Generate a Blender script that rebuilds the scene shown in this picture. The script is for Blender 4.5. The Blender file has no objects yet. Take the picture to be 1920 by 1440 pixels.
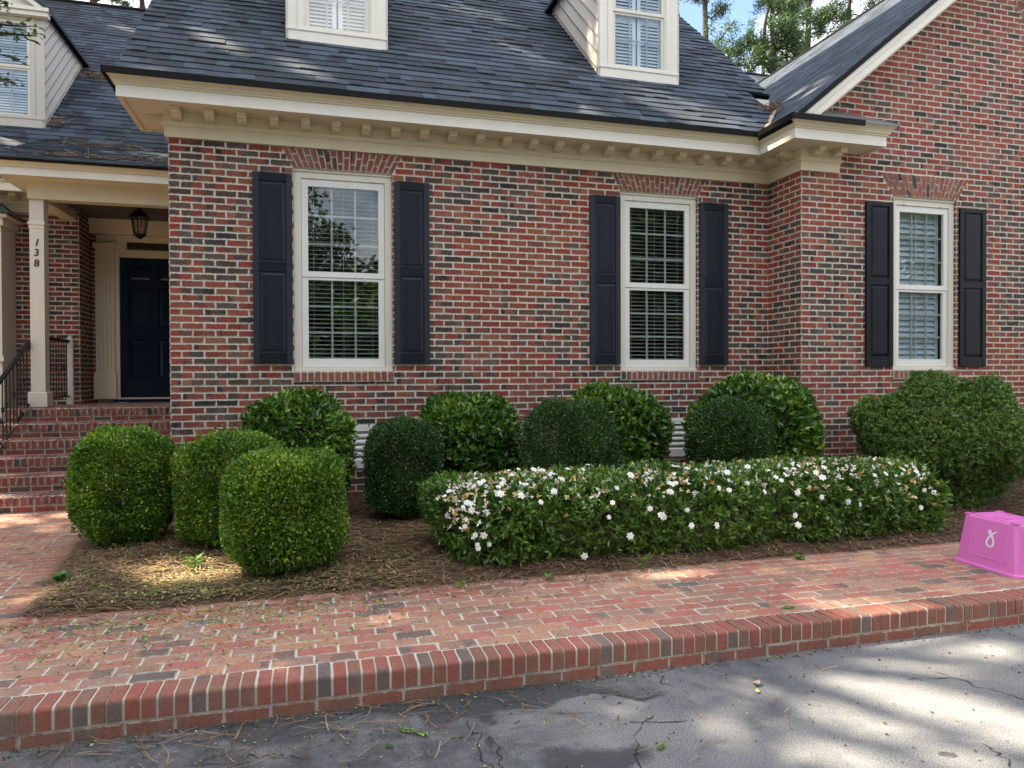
import bpy, math, random
import numpy as np
from mathutils import Matrix, Vector
random.seed(7)
rng = np.random.default_rng(11)
C = bpy.data.collections.new("scene"); bpy.context.scene.collection.children.link(C)
SC = bpy.context.scene
V = lambda *a: np.array(a, float)
def unit(v):
    v = np.asarray(v, float); return v/np.linalg.norm(v)

# ------------------------------------------------------------------ camera frame (used to place things)
CAMH = 1.57
FPX, YAW, PIT, ROL = 1331., .2710, -.0104, -.0036
_cy, _sy = math.cos(YAW), math.sin(YAW)
FW = V(_sy*math.cos(PIT), _cy*math.cos(PIT), math.sin(PIT))
_r = V(_cy, -_sy, 0); _u = np.cross(_r, FW)
RT = math.cos(ROL)*_r+math.sin(ROL)*_u; UPV = -math.sin(ROL)*_r+math.cos(ROL)*_u
CAM = V(0, 0, CAMH)
def ray(px, py): return FW*FPX+RT*(px-960)-UPV*(py-720)
def at_z(px, py, z):
    d = ray(px, py); return CAM+d*((z-CAMH)/d[2])
def at_y(px, py, y):
    d = ray(px, py); return CAM+d*(y/d[1])
SUN = unit(V(-.62, .20, .75))

# ------------------------------------------------------------------ nodes / materials
def nd(nt, typ, ins=None, **props):
    n = nt.nodes.new(typ)
    for k, v in props.items(): setattr(n, k, v)
    for k, v in (ins or {}).items():
        s = n.inputs[k]
        if isinstance(v, bpy.types.NodeSocket): nt.links.new(v, s)
        else:
            if hasattr(s.default_value, '__len__') and len(s.default_value) == 4 and len(v) == 3: v = (*v, 1)
            s.default_value = v
    return n
def mt(nt, op, a, b=None, c=None, clamp=False):
    ins = {0: a}
    if b is not None: ins[1] = b
    if c is not None: ins[2] = c
    n = nd(nt, 'ShaderNodeMath', ins, operation=op); n.use_clamp = clamp
    return n.outputs[0]
def ramp(nt, fac, stops, interp='LINEAR'):
    n = nd(nt, 'ShaderNodeValToRGB', {0: fac}); cr = n.color_ramp; cr.interpolation = interp
    while len(cr.elements) < len(stops): cr.elements.new(.5)
    for e, (p, c) in zip(cr.elements, stops):
        e.position = p; e.color = (*c, 1) if len(c) == 3 else c
    return n.outputs[0]
def mixc(nt, fac, a, b, blend='MIX'):
    n = nd(nt, 'ShaderNodeMix', data_type='RGBA', blend_type=blend)
    for k, v in ((0, fac), (6, a), (7, b)):
        s = n.inputs[k]
        if isinstance(v, bpy.types.NodeSocket): nt.links.new(v, s)
        else: s.default_value = (*v, 1) if hasattr(v, '__len__') and len(v) == 3 else v
    return n.outputs[2]
def noise(nt, vec, scale, detail=3, rough=.5, dist=0):
    ins = {'Scale': scale, 'Detail': detail, 'Roughness': rough, 'Distortion': dist}
    if vec is not None: ins['Vector'] = vec
    return nd(nt, 'ShaderNodeTexNoise', ins).outputs[0]
def newmat(name):
    m = bpy.data.materials.new(name); m.use_nodes = True
    nt = m.node_tree; nt.nodes.clear()
    out = nd(nt, 'ShaderNodeOutputMaterial')
    p = nd(nt, 'ShaderNodeBsdfPrincipled'); nt.links.new(p.outputs[0], out.inputs[0])
    return m, nt, p, out
def setp(nt, p, **kw):
    for k, v in kw.items():
        s = p.inputs[k.replace('_', ' ')]
        if isinstance(v, bpy.types.NodeSocket): nt.links.new(v, s)
        else: s.default_value = (*v, 1) if hasattr(v, '__len__') and len(v) == 3 else v
def bump(nt, p, h, strength, dist=.01):
    b = nd(nt, 'ShaderNodeBump', {'Height': h, 'Strength': strength, 'Distance': dist})
    nt.links.new(b.outputs[0], p.inputs['Normal'])
def objpos(nt): return nd(nt, 'ShaderNodeNewGeometry').outputs['Position']
def rnd(nt): return nd(nt, 'ShaderNodeNewGeometry').outputs['Random Per Island']
def hsh(nt, r, k): return mt(nt, 'FRACT', mt(nt, 'MULTIPLY', r, k))
def vadd(nt, a, b): return nd(nt, 'ShaderNodeVectorMath', {0: a, 1: b}, operation='ADD').outputs[0]
def vmul(nt, a, b): return nd(nt, 'ShaderNodeVectorMath', {0: a, 1: b}, operation='MULTIPLY').outputs[0]

def plain(name, col, rough=.6, var=.06, spec=.5, metal=0, scale=6, bmp=0):
    m, nt, p, o = newmat(name)
    n = noise(nt, objpos(nt), scale, 5, .6)
    f = mt(nt, 'MULTIPLY_ADD', n, 2*var, 1-var)
    c = nd(nt, 'ShaderNodeVectorMath', {0: col, 'Scale': f}, operation='SCALE').outputs[0]
    setp(nt, p, Base_Color=c, Roughness=rough, Metallic=metal, Specular_IOR_Level=spec)
    if bmp: bump(nt, p, noise(nt, objpos(nt), 90, 3), bmp, .004)
    return m

def painted(name, col, rough=.5, dirt=.12):
    m, nt, p, o = newmat(name)
    P = objpos(nt)
    n1 = noise(nt, vmul(nt, P, (3, 3, 1.0)), 1.3, 5, .65); n2 = noise(nt, P, 45, 2)
    f = mt(nt, 'ADD', mt(nt, 'MULTIPLY_ADD', n1, dirt*1.6, 1-dirt*.9), mt(nt, 'MULTIPLY_ADD', n2, .05, -.025))
    c = nd(nt, 'ShaderNodeVectorMath', {0: col, 'Scale': f}, operation='SCALE').outputs[0]
    spk = ramp(nt, noise(nt, P, 30, 2, .7), [(.70, (0, 0, 0)), (.78, (1, 1, 1))])
    c = mixc(nt, mt(nt, 'MULTIPLY', spk, .25), c, (.30, .26, .2))
    setp(nt, p, Base_Color=c, Roughness=rough)
    bump(nt, p, n2, .08, .003)
    return m

def brick_mat(name, reds, darks, dark=.34, loc=1.0, smear=1.0, rough=.88, edge=(.50, .46, .39), streak=.55):
    m, nt, p, o = newmat(name)
    P = objpos(nt); r = rnd(nt)
    uv = nd(nt, 'ShaderNodeUVMap').outputs[0]
    s = nd(nt, 'ShaderNodeSeparateXYZ', {0: uv}); u, v = s.outputs[0], s.outputs[1]
    r2, r3, r4, r5 = hsh(nt, r, 37.71), hsh(nt, r, 91.33), hsh(nt, r, 173.9), hsh(nt, r, 291.7)
    low = mt(nt, 'MULTIPLY', mt(nt, 'SUBTRACT', noise(nt, P, .8, 2), .5), loc)
    cr = ramp(nt, r2, reds); cd = ramp(nt, r3, darks)
    # three kinds of brick: red, wholly dark, and flashed (dark at one end)
    dk = mt(nt, 'ADD', low, dark)
    whole = mt(nt, 'LESS_THAN', r4, mt(nt, 'MULTIPLY', dk, .62))
    part = mt(nt, 'LESS_THAN', r4, mt(nt, 'MULTIPLY', dk, 1.7))
    flip = mt(nt, 'GREATER_THAN', r5, .5)
    uu = mt(nt, 'ABSOLUTE', mt(nt, 'SUBTRACT', flip, u))
    cmb = nd(nt, 'ShaderNodeCombineXYZ', {0: mt(nt, 'MULTIPLY_ADD', u, 4.5, mt(nt, 'MULTIPLY', r, 431.)), 1: mt(nt, 'MULTIPLY', v, .35), 2: mt(nt, 'MULTIPLY', r3, 77.)}).outputs[0]
    st = noise(nt, cmb, 1.0, 4, .6)
    sp = mt(nt, 'SUBTRACT', uu, mt(nt, 'MULTIPLY_ADD', r3, .5, .22))
    sp = mt(nt, 'ADD', sp, mt(nt, 'MULTIPLY_ADD', st, .5, -.25))
    endm = mt(nt, 'SUBTRACT', .5, mt(nt, 'MULTIPLY', sp, 9.), clamp=True)
    f = mt(nt, 'MAXIMUM', whole, mt(nt, 'MULTIPLY', part, endm))
    blot = ramp(nt, st, [(.52, (0, 0, 0)), (.66, (1, 1, 1))])
    f2 = mt(nt, 'MULTIPLY', mt(nt, 'MULTIPLY', blot, streak), mt(nt, 'SUBTRACT', 1.15, r5), clamp=True)
    f = mt(nt, 'MAXIMUM', f, mt(nt, 'MULTIPLY', f2, mt(nt, 'SUBTRACT', 1., mt(nt, 'MULTIPLY', whole, .4))))
    c = mixc(nt, f, cr, cd)
    fine = noise(nt, P, 70, 4, .65)
    c = mixc(nt, 1., c, ramp(nt, fine, [(.25, (.72, .70, .68)), (.75, (1.22, 1.2, 1.18))]), 'MULTIPLY')
    c = mixc(nt, 1., c, ramp(nt, noise(nt, vmul(nt, P, (1, 1, .7)), .9, 5, .65), [(.3, (.80, .80, .80)), (.7, (1.18, 1.16, 1.14))]), 'MULTIPLY')
    dust = ramp(nt, noise(nt, P, 5.5, 5, .75), [(.52, (0, 0, 0)), (.80, (1, 1, 1))])
    c = mixc(nt, mt(nt, 'MULTIPLY', dust, .38), c, (.33, .285, .245))
    # mortar dragged over the arrises
    eu = mt(nt, 'MULTIPLY', mt(nt, 'MINIMUM', u, mt(nt, 'SUBTRACT', 1., u)), .2)
    ev = mt(nt, 'MULTIPLY', mt(nt, 'MINIMUM', v, mt(nt, 'SUBTRACT', 1., v)), .057)
    e = mt(nt, 'MINIMUM', eu, ev)
    nn = noise(nt, P, 28, 3, .7)
    em = mt(nt, 'SUBTRACT', mt(nt, 'MULTIPLY_ADD', nn, .022*smear, -.0088*smear), e)
    em = mt(nt, 'MULTIPLY', em, 420., clamp=True)
    c = mixc(nt, mt(nt, 'MULTIPLY', em, .8), c, edge)
    setp(nt, p, Base_Color=c, Roughness=rough, Specular_IOR_Level=.25)
    bump(nt, p, fine, .35, .004)
    return m

REDS = [(0, (.215, .042, .030)), (.28, (.26, .056, .039)), (.5, (.185, .048, .037)), (.68, (.27, .076, .046)), (.84, (.175, .068, .046)), (1, (.28, .105, .058))]
DARKS = [(0, (.034, .029, .029)), (.35, (.066, .050, .045)), (.6, (.092, .055, .047)), (.82, (.115, .078, .060)), (1, (.052, .050, .052))]
REDS2 = [(0, (.25, .056, .048)), (.3, (.29, .068, .056)), (.6, (.225, .064, .054)), (.85, (.27, .082, .064)), (1, (.205, .070, .056))]
PAVR = [(0, (0.403, 0.152, 0.12)), (0.25, (0.336, 0.146, 0.114)), (0.45, (0.448, 0.244, 0.162)), (0.65, (0.347, 0.201, 0.15)), (0.85, (0.314, 0.195, 0.15)), (1, (0.448, 0.165, 0.126))]
PAVD = [(0, (.135, .115, .105)), (.4, (.20, .145, .12)), (.7, (.22, .13, .105)), (1, (.165, .125, .11))]
M = {}
M['brick'] = brick_mat('wall_brick', REDS, DARKS, .37, 2.0)
M['brick_gable'] = brick_mat('gable_brick', REDS2, DARKS, .19, .5)
M['brick_arch'] = brick_mat('arch_brick', [(0, (.23, .075, .055)), (.4, (.27, .085, .062)), (.7, (.19, .075, .056)), (1, (.25, .11, .075))], DARKS, .05, .2, .9)
M['brick_dim'] = brick_mat('porch_brick', REDS, DARKS, .40, .6)
M['paver'] = brick_mat('paver_brick', PAVR, PAVD, .07, .4, .6, .85, (.46, .41, .34), .35)
M['kerb'] = brick_mat('kerb_brick', [(0, (.30, .105, .078)), (.35, (.25, .125, .09)), (.65, (.32, .105, .082)), (1, (.23, .125, .09))], PAVD, .10, .5, .6, .85, (.46, .41, .34), .5)
M['mortar_step'] = None
M['step'] = brick_mat('step_brick', [(0, (.20, .050, .042)), (.5, (.22, .066, .053)), (1, (.17, .058, .048))], DARKS, .2, .4, .6)
def mortar(name, col, var):
    m, nt, p, o = newmat(name); P = objpos(nt)
    n = noise(nt, P, 3, 6, .7); n2 = noise(nt, P, 120, 2)
    f = mt(nt, 'ADD', mt(nt, 'MULTIPLY_ADD', n, var*2, 1-var), mt(nt, 'MULTIPLY_ADD', n2, .3, -.15))
    setp(nt, p, Base_Color=nd(nt, 'ShaderNodeVectorMath', {0: col, 'Scale': f}, operation='SCALE').outputs[0], Roughness=.95, Specular_IOR_Level=.1)
    bump(nt, p, n2, .4, .004); return m
M['mortar'] = mortar('wall_mortar', (.62, .575, .485), .16)
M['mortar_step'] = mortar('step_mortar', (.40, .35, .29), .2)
M['mortar_walk'] = mortar('walk_mortar', (.62, .575, .49), .26)
M['cream'] = painted('cream_paint', (.64, .56, .405))
M['fascia'] = painted('pale_fascia_paint', (.72, .68, .60))
M['trim'] = painted('window_trim_paint', (.66, .615, .53), .4, .06)
M['white'] = painted('white_paint', (.70, .69, .65), .45, .06)
M['siding'] = painted('siding_paint', (.54, .50, .44), .55, .1)
M['dark_metal'] = plain('dark_drip_metal', (.006, .006, .007), .6, .06, .15)
M['grey_metal'] = plain('grey_flashing', (.16, .165, .165), .45, .2, .5, .4, 4)
M['iron'] = plain('black_iron', (.008, .008, .009), .5, .06, .25)
M['navy'] = None
M['door'] = plain('navy_door_paint', (.004, .010, .030), .12, .1, .35)
M['interior'] = plain('dark_room', (.030, .029, .027), .9)
M['blind'] = plain('blind_slat', (.36, .36, .34), .5, .1)
M['louver'] = plain('interior_shutter_paint', (.80, .82, .83), .4, .05)
M['louver_blue'] = plain('pale_blue_louver_paint', (.50, .56, .60), .4, .05)
M['muntin'] = plain('muntin_paint', (.40, .41, .39), .4, .05)
M['digit'] = plain('black_numeral', (.015, .013, .012), .4)
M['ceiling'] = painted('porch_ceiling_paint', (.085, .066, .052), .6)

def shutter_mat(name, grain):
    m, nt, p, o = newmat(name)
    uv = nd(nt, 'ShaderNodeUVMap').outputs[0]; s = nd(nt, 'ShaderNodeSeparateXYZ', {0: uv})
    # cathedral grain: stacked arches
    x = mt(nt, 'ABSOLUTE', mt(nt, 'SUBTRACT', s.outputs[0], .5))
    n = noise(nt, uv, 5, 3)
    h = mt(nt, 'ADD', mt(nt, 'MULTIPLY_ADD', x, 1.2, s.outputs[1]), mt(nt, 'MULTIPLY', n, .12))
    w = mt(nt, 'SINE', mt(nt, 'MULTIPLY', h, 84.))
    g = ramp(nt, w, [(.25, (0, 0, 0)), (.85, (1, 1, 1))])
    fade = mt(nt, 'SUBTRACT', 1.15, mt(nt, 'MULTIPLY', x, 3.), clamp=True)
    g = mt(nt, 'MULTIPLY', g, fade)
    c = mixc(nt, mt(nt, 'MULTIPLY', g, 0.6*grain), (.0040, .0062, .0115), (.034, .040, .052))
    d = noise(nt, objpos(nt), 7, 5, .7)
    c = mixc(nt, mt(nt, 'MULTIPLY', ramp(nt, d, [(.5, (0, 0, 0)), (.9, (1, 1, 1))]), .25), c, (.018, .021, .028))
    setp(nt, p, Base_Color=c, Roughness=.5, Specular_IOR_Level=.22)
    bump(nt, p, mt(nt, 'MULTIPLY', g, grain), .3, .003)
    return m
M['navy'] = shutter_mat('navy_woodgrain_vinyl', 1.0)
M['navy_plain'] = shutter_mat('navy_smooth_paint', 0.0)

def glass_mat(name, tint=(.80, .85, .85), boost=.10):
    m, nt, p, out = newmat(name); nt.nodes.remove(p)
    g_ = nd(nt, 'ShaderNodeNewGeometry')
    cs = mt(nt, 'ABSOLUTE', nd(nt, 'ShaderNodeVectorMath', {0: g_.outputs['Normal'], 1: g_.outputs['Incoming']}, operation='DOT_PRODUCT').outputs['Value'])
    f = mt(nt, 'MULTIPLY_ADD', mt(nt, 'POWER', mt(nt, 'SUBTRACT', 1., cs), 5.), .9, boost, clamp=True)
    n = noise(nt, objpos(nt), 2.2, 1)
    b = nd(nt, 'ShaderNodeBump', {'Height': n, 'Strength': .05, 'Distance': .02})
    g = nd(nt, 'ShaderNodeBsdfGlossy', {'Color': (1, 1, 1), 'Roughness': 0.0, 'Normal': b.outputs[0]})
    t = nd(nt, 'ShaderNodeBsdfTransparent', {'Color': tint})
    mx = nd(nt, 'ShaderNodeMixShader', {0: f, 1: t.outputs[0], 2: g.outputs[0]})
    nt.links.new(mx.outputs[0], out.inputs[0]); return m
M['joint_shadow'] = plain('joint_shadow_line', (.16, .11, .075), .9, .3)  # brown lap line of the cheek boards, with the gap's shadow painted in
M['glass'] = glass_mat('window_glass')
M['lamp_glass'] = glass_mat('lantern_glass', (.8, .8, .75))

def shingle_mat(name, base, lo=.6, hi=1.75):
    m, nt, p, o = newmat(name); P = objpos(nt); r = rnd(nt)
    k = ramp(nt, r, [(0, (lo,)*3), (.3, (.75,)*3), (.55, (1.0,)*3), (.8, (1.4,)*3), (1, (hi,)*3)])
    g = noise(nt, P, 160, 2, .8); low = noise(nt, P, .9, 4, .6)
    c = mixc(nt, 1., base, k, 'MULTIPLY')
    c = mixc(nt, 1., c, ramp(nt, g, [(.3, (.65, .65, .66)), (.7, (1.4, 1.4, 1.38))]), 'MULTIPLY')
    c = mixc(nt, mt(nt, 'MULTIPLY', ramp(nt, low, [(.45, (0, 0, 0)), (.75, (1, 1, 1))]), .10), c, (.09, .09, .085))
    setp(nt, p, Base_Color=c, Roughness=.82, Specular_IOR_Level=.35)
    bump(nt, p, g, .5, .004); return m
M['shingle'] = shingle_mat('charcoal_shingle', (.034, .046, .064))
M['shingle_green'] = shingle_mat('dark_green_shingle', (.035, .05, .045))

def leaf_mat(name, stops, rough=.45, trans=.25, patch=(.5, 1.), spec=.5, zc=None):
    m, nt, p, out = newmat(name); r = rnd(nt); P = objpos(nt)
    a = noise(nt, P, patch[0]*6, 3)
    f = mt(nt, 'ADD', mt(nt, 'MULTIPLY', r, .62), mt(nt, 'MULTIPLY_ADD', a, patch[1], .19-.5*patch[1]), clamp=True)
    c = ramp(nt, f, stops)
    setp(nt, p, Base_Color=c, Roughness=rough, Specular_IOR_Level=spec)
    t = nd(nt, 'ShaderNodeBsdfTranslucent', {0: mixc(nt, 1., c, (1.3, 1.5, .6), 'MULTIPLY')})
    mx = nd(nt, 'ShaderNodeMixShader', {0: trans, 1: p.outputs[0], 2: t.outputs[0]})
    nt.links.new(mx.outputs[0], out.inputs[0]); return m
M['box'] = leaf_mat('boxwood_leaf', [(0, (0.0163, 0.039, 0.0066)), (0.28, (0.0489, 0.1217, 0.0118)), (0.55, (0.112, 0.2193, 0.0184)), (0.78, (0.224, 0.3491, 0.0342)), (0.93, (0.489, 0.5359, 0.0921)), (1, (0.6, 0.6, 0.2631))], .38, .25, (.6, .9))
M['holly'] = leaf_mat('dark_holly_leaf', [(0, (0.0135, 0.0315, 0.0091)), (0.5, (0.0313, 0.0819, 0.0147)), (0.9, (0.067, 0.1496, 0.0249)), (1, (0.1786, 0.252, 0.0567))], .33, .15)
M['camellia'] = leaf_mat('glossy_camellia_leaf', [(0, (0.017, 0.0437, 0.0103)), (0.4, (0.051, 0.126, 0.018)), (0.75, (0.1233, 0.2268, 0.0257)), (1, (0.3612, 0.42, 0.0579))], .27, .18, (.35, .9))
M['juniper'] = leaf_mat('soft_green_leaf', [(0, (0.0452, 0.0813, 0.0201)), (0.5, (0.0961, 0.1819, 0.0376)), (0.85, (0.1754, 0.2781, 0.052)), (1, (0.3395, 0.4278, 0.0866))], .5, .2, (.5, .7))
M['gardenia'] = leaf_mat('gardenia_leaf', [(0, (0.0309, 0.0635, 0.0137)), (0.45, (0.0769, 0.1586, 0.0244)), (0.82, (0.1539, 0.2775, 0.0397)), (1, (0.3847, 0.4361, 0.0762))], .33, .2, (.5, .8))
M['canopy'] = leaf_mat('canopy_leaf', [(0, (.02, .045, .012)), (.6, (.05, .10, .02)), (1, (.10, .16, .03))], .5, .3)
M['pine'] = leaf_mat('pine_needle', [(0, (0.0166, 0.0386, 0.0166)), (0.5, (0.0414, 0.0828, 0.0276)), (0.85, (0.0782, 0.138, 0.0368)), (1, (0.184, 0.2484, 0.0552))], .5, .25, (.1, 1.))
M['pine_bright'] = leaf_mat('sunlit_pine_needle', [(0, (.09, .16, .03)), (.5, (.17, .26, .05)), (1, (.28, .36, .09))], .5, .35, (.1, .6))  # brighter copy of the pine needles, sunlit tone put into the colour
M['weed'] = leaf_mat('weed_leaf', [(0, (.05, .12, .02)), (.6, (.10, .22, .03)), (1, (.2, .33, .05))], .45, .3)
M['bark'] = plain('bark', (.05, .037, .029), .9, .5, .2, 0, 5, .6)
M['twig'] = plain('twig_bark', (.06, .043, .03), .9, .3)
M['petal'] = plain('white_petal', (.86, .85, .80), .55, .05)
M['petal_old'] = plain('faded_petal', (.55, .34, .13), .7, .4, .3, 0, 25)
M['petal_cream'] = plain('cream_petal', (.78, .66, .40), .6, .2, .3, 0, 25)
M['straw'] = leaf_mat('pine_straw', [(0, (0.057, 0.035, 0.0225)), (0.4, (0.1852, 0.1081, 0.0621)), (0.75, (0.342, 0.2304, 0.138)), (1, (0.5415, 0.4134, 0.2587))], .7, .1, (.4, .6), .2)
M['leafbit'] = leaf_mat('fallen_leaf_bit', [(0, (0.0575, 0.0345, 0.0172)), (0.3, (0.115, 0.1495, 0.0345)), (0.65, (0.345, 0.437, 0.092)), (1, (0.598, 0.6, 0.253))], .5, .2)
M['darkbit'] = plain('dark_debris', (.05, .032, .024), .8, .4)
M['pink'] = plain('pink_plastic', (.70, .18, .51), .36, .05, .5, 0, 3)
M['mark'] = plain('white_marker_paint', (.80, .80, .84), .5, .03)

def mulch_mat():
    m, nt, p, o = newmat('mulch'); P = objpos(nt)
    a = noise(nt, P, 9, 6, .75); b = noise(nt, vmul(nt, P, (1, 2.5, 1)), 70, 3, .7)
    c = ramp(nt, mt(nt, 'MULTIPLY_ADD', b, .7, mt(nt, 'MULTIPLY', a, .3)), [(.3, (.030, .021, .015)), (.5, (.105, .070, .046)), (.7, (.23, .165, .11))])
    setp(nt, p, Base_Color=c, Roughness=.95, Specular_IOR_Level=.15); bump(nt, p, b, .8, .015); return m
M['mulch'] = mulch_mat()
def asphalt_mat():
    m, nt, p, o = newmat('asphalt'); P = objpos(nt)
    agg = noise(nt, P, 130, 3, .8); agg2 = nd(nt, 'ShaderNodeTexVoronoi', {'Vector': P, 'Scale': 85}).outputs['Distance']
    big = noise(nt, P, 1.1, 5, .6); mid = noise(nt, P, 6, 5, .7)
    c = ramp(nt, big, [(.3, (.082, .086, .098)), (.5, (.145, .147, .154)), (.72, (.22, .21, .195))])
    c = mixc(nt, mt(nt, 'MULTIPLY', ramp(nt, mid, [(.42, (0, 0, 0)), (.7, (1, 1, 1))]), .4), c, (.24, .235, .222))
    c = mixc(nt, 1., c, ramp(nt, agg, [(.3, (.35, .35, .36)), (.7, (1.75, 1.74, 1.7))]), 'MULTIPLY')
    c = mixc(nt, mt(nt, 'MULTIPLY', ramp(nt, agg2, [(.0, (1, 1, 1)), (.25, (0, 0, 0))]), .5), c, (.33, .31, .28))
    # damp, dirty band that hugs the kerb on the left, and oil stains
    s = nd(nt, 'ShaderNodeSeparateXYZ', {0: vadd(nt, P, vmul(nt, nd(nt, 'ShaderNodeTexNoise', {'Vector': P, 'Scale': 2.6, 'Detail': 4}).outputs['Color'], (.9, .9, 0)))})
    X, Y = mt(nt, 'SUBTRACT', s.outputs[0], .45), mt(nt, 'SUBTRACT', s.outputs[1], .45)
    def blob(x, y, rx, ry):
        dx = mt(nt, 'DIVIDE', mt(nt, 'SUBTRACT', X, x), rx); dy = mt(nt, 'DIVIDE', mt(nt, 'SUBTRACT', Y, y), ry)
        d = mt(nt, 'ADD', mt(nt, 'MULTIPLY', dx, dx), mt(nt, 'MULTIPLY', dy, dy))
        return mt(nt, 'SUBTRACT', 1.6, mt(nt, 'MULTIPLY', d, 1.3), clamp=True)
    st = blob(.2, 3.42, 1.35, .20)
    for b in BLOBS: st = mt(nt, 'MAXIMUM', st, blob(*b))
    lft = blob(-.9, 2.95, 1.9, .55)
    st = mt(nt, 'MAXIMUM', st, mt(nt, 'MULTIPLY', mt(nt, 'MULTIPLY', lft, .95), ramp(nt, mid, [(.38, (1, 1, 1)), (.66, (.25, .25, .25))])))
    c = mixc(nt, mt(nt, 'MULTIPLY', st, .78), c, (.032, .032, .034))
    setp(nt, p, Base_Color=c, Roughness=.86, Specular_IOR_Level=.3)
    bump(nt, p, agg, .55, .006); return m
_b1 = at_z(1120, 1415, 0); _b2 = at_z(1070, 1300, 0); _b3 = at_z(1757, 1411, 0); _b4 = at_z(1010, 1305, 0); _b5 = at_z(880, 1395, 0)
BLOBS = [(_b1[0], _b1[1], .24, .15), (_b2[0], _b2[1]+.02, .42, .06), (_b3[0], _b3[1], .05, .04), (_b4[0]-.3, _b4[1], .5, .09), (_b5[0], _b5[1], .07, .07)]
M['asphalt'] = asphalt_mat()
M['crack'] = plain('crack_dark', (.022, .021, .02), .95, .4)
M['ground'] = plain('soil_and_grass', (.085, .095, .04), .95, .4, .2, 0, .6)

# ------------------------------------------------------------------ mesh helpers
class MB:
    def __init__(self): self.v = []; self.f = []; self.uv = []; self.m = []
    def face(self, pts, m=0, uv=None):
        i = len(self.v); self.v.extend([tuple(p) for p in pts]); n = len(pts)
        self.f.append(tuple(range(i, i+n))); self.m.append(m); self.uv.extend(uv or [(.5, .5)]*n)
    def idx(self, pts, faces, m=0, uvs=None):
        i = len(self.v); self.v.extend([tuple(p) for p in pts])
        for k, f in enumerate(faces):
            self.f.append(tuple(i+j for j in f)); self.m.append(m)
            self.uv.extend([uvs[j] for j in f] if uvs else [(.5, .5)]*len(f))
    def box(self, x0, x1, y0, y1, z0, z1, m=0, bev=0.0):
        if bev <= 0:
            P = [(x0, y0, z0), (x1, y0, z0), (x1, y1, z0), (x0, y1, z0), (x0, y0, z1), (x1, y0, z1), (x1, y1, z1), (x0, y1, z1)]
            uv = [(0, 0), (1, 0), (1, 0), (0, 0), (0, z1-z0), (1, z1-z0), (1, z1-z0), (0, z1-z0)]
            self.idx(P, [(0, 3, 2, 1), (4, 5, 6, 7), (0, 1, 5, 4), (1, 2, 6, 5), (2, 3, 7, 6), (3, 0, 4, 7)], m, uv)
        else:
            b = bev; ring = lambda d, z: [(x0+d, y0+d, z), (x1-d, y0+d, z), (x1-d, y1-d, z), (x0+d, y1-d, z)]
            P = ring(b, z0)+ring(0, z0+b)+ring(0, z1-b)+ring(b, z1)
            F = [(3, 2, 1, 0), (12, 13, 14, 15)]
            for k in range(3):
                for j in range(4): F.append((4*k+j, 4*k+(j+1) % 4, 4*k+4+(j+1) % 4, 4*k+4+j))
            self.idx(P, F, m)
    def obox(self, o, ax, ay, az, m=0):
        o, ax, ay, az = map(np.asarray, (o, ax, ay, az))
        P = [o, o+ax, o+ax+ay, o+ay, o+az, o+ax+az, o+ax+ay+az, o+ay+az]
        uv = [(0, 0), (1, 0), (1, 0), (0, 0), (0, 1), (1, 1), (1, 1), (0, 1)]
        self.idx(P, [(0, 3, 2, 1), (4, 5, 6, 7), (0, 1, 5, 4), (1, 2, 6, 5), (2, 3, 7, 6), (3, 0, 4, 7)], m, uv)
    def tube(self, pts, rad, n=8, m=0, cap=True):
        pts = [np.asarray(p, float) for p in pts]
        if not hasattr(rad, '__len__'): rad = [rad]*len(pts)
        P = []; F = []; ref = V(.31, .17, .93)
        for i, p in enumerate(pts):
            d = unit(pts[min(i+1, len(pts)-1)]-pts[max(i-1, 0)])
            a = np.cross(d, ref)
            if np.linalg.norm(a) < .1: a = np.cross(d, V(1, 0, 0))
            a = unit(a); b = np.cross(d, a)
            for k in range(n):
                t = 2*math.pi*k/n; P.append(p+rad[i]*(math.cos(t)*a+math.sin(t)*b))
        for i in range(len(pts)-1):
            for k in range(n): F.append((i*n+k, i*n+(k+1) % n, (i+1)*n+(k+1) % n, (i+1)*n+k))
        if cap: F.append(tuple(range(n))[::-1]); F.append(tuple((len(pts)-1)*n+k for k in range(n)))
        self.idx(P, F, m)
    def build(self, name, mats, parent=None, smooth=False):
        me = bpy.data.meshes.new(name); me.from_pydata(self.v, [], self.f)
        for m in (mats if isinstance(mats, (list, tuple)) else [mats]): me.materials.append(m)
        me.polygons.foreach_set('material_index', self.m)
        uvl = me.uv_layers.new(name='UVMap'); uvl.data.foreach_set('uv', np.array(self.uv, np.float32).ravel())
        if smooth: me.polygons.foreach_set('use_smooth', [True]*len(self.f))
        me.update(); return link(name, me, parent)
def link(name, me, parent=None):
    o = bpy.data.objects.new(name, me); C.objects.link(o)
    if parent is not None: o.parent = parent
    return o
def quads(name, Q, mats, parent=None, matidx=None):
    """Q: (N,4,3) free quads as one mesh"""
    n = len(Q); me = bpy.data.meshes.new(name)
    me.vertices.add(4*n); me.vertices.foreach_set('co', np.ascontiguousarray(Q, np.float32).ravel())
    me.loops.add(4*n); me.loops.foreach_set('vertex_index', np.arange(4*n, dtype=np.int32))
    me.polygons.add(n); me.polygons.foreach_set('loop_start', np.arange(0, 4*n, 4, dtype=np.int32))
    try: me.polygons.foreach_set('loop_total', np.full(n, 4, np.int32))
    except Exception: pass
    for m in (mats if isinstance(mats, (list, tuple)) else [mats]): me.materials.append(m)
    if matidx is not None: me.polygons.foreach_set('material_index', np.asarray(matidx, np.int32))
    me.update(calc_edges=True); me.validate()
    return link(name, me, parent)
def nrm(a): return a/np.maximum(np.linalg.norm(a, axis=-1, keepdims=True), 1e-9)
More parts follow.
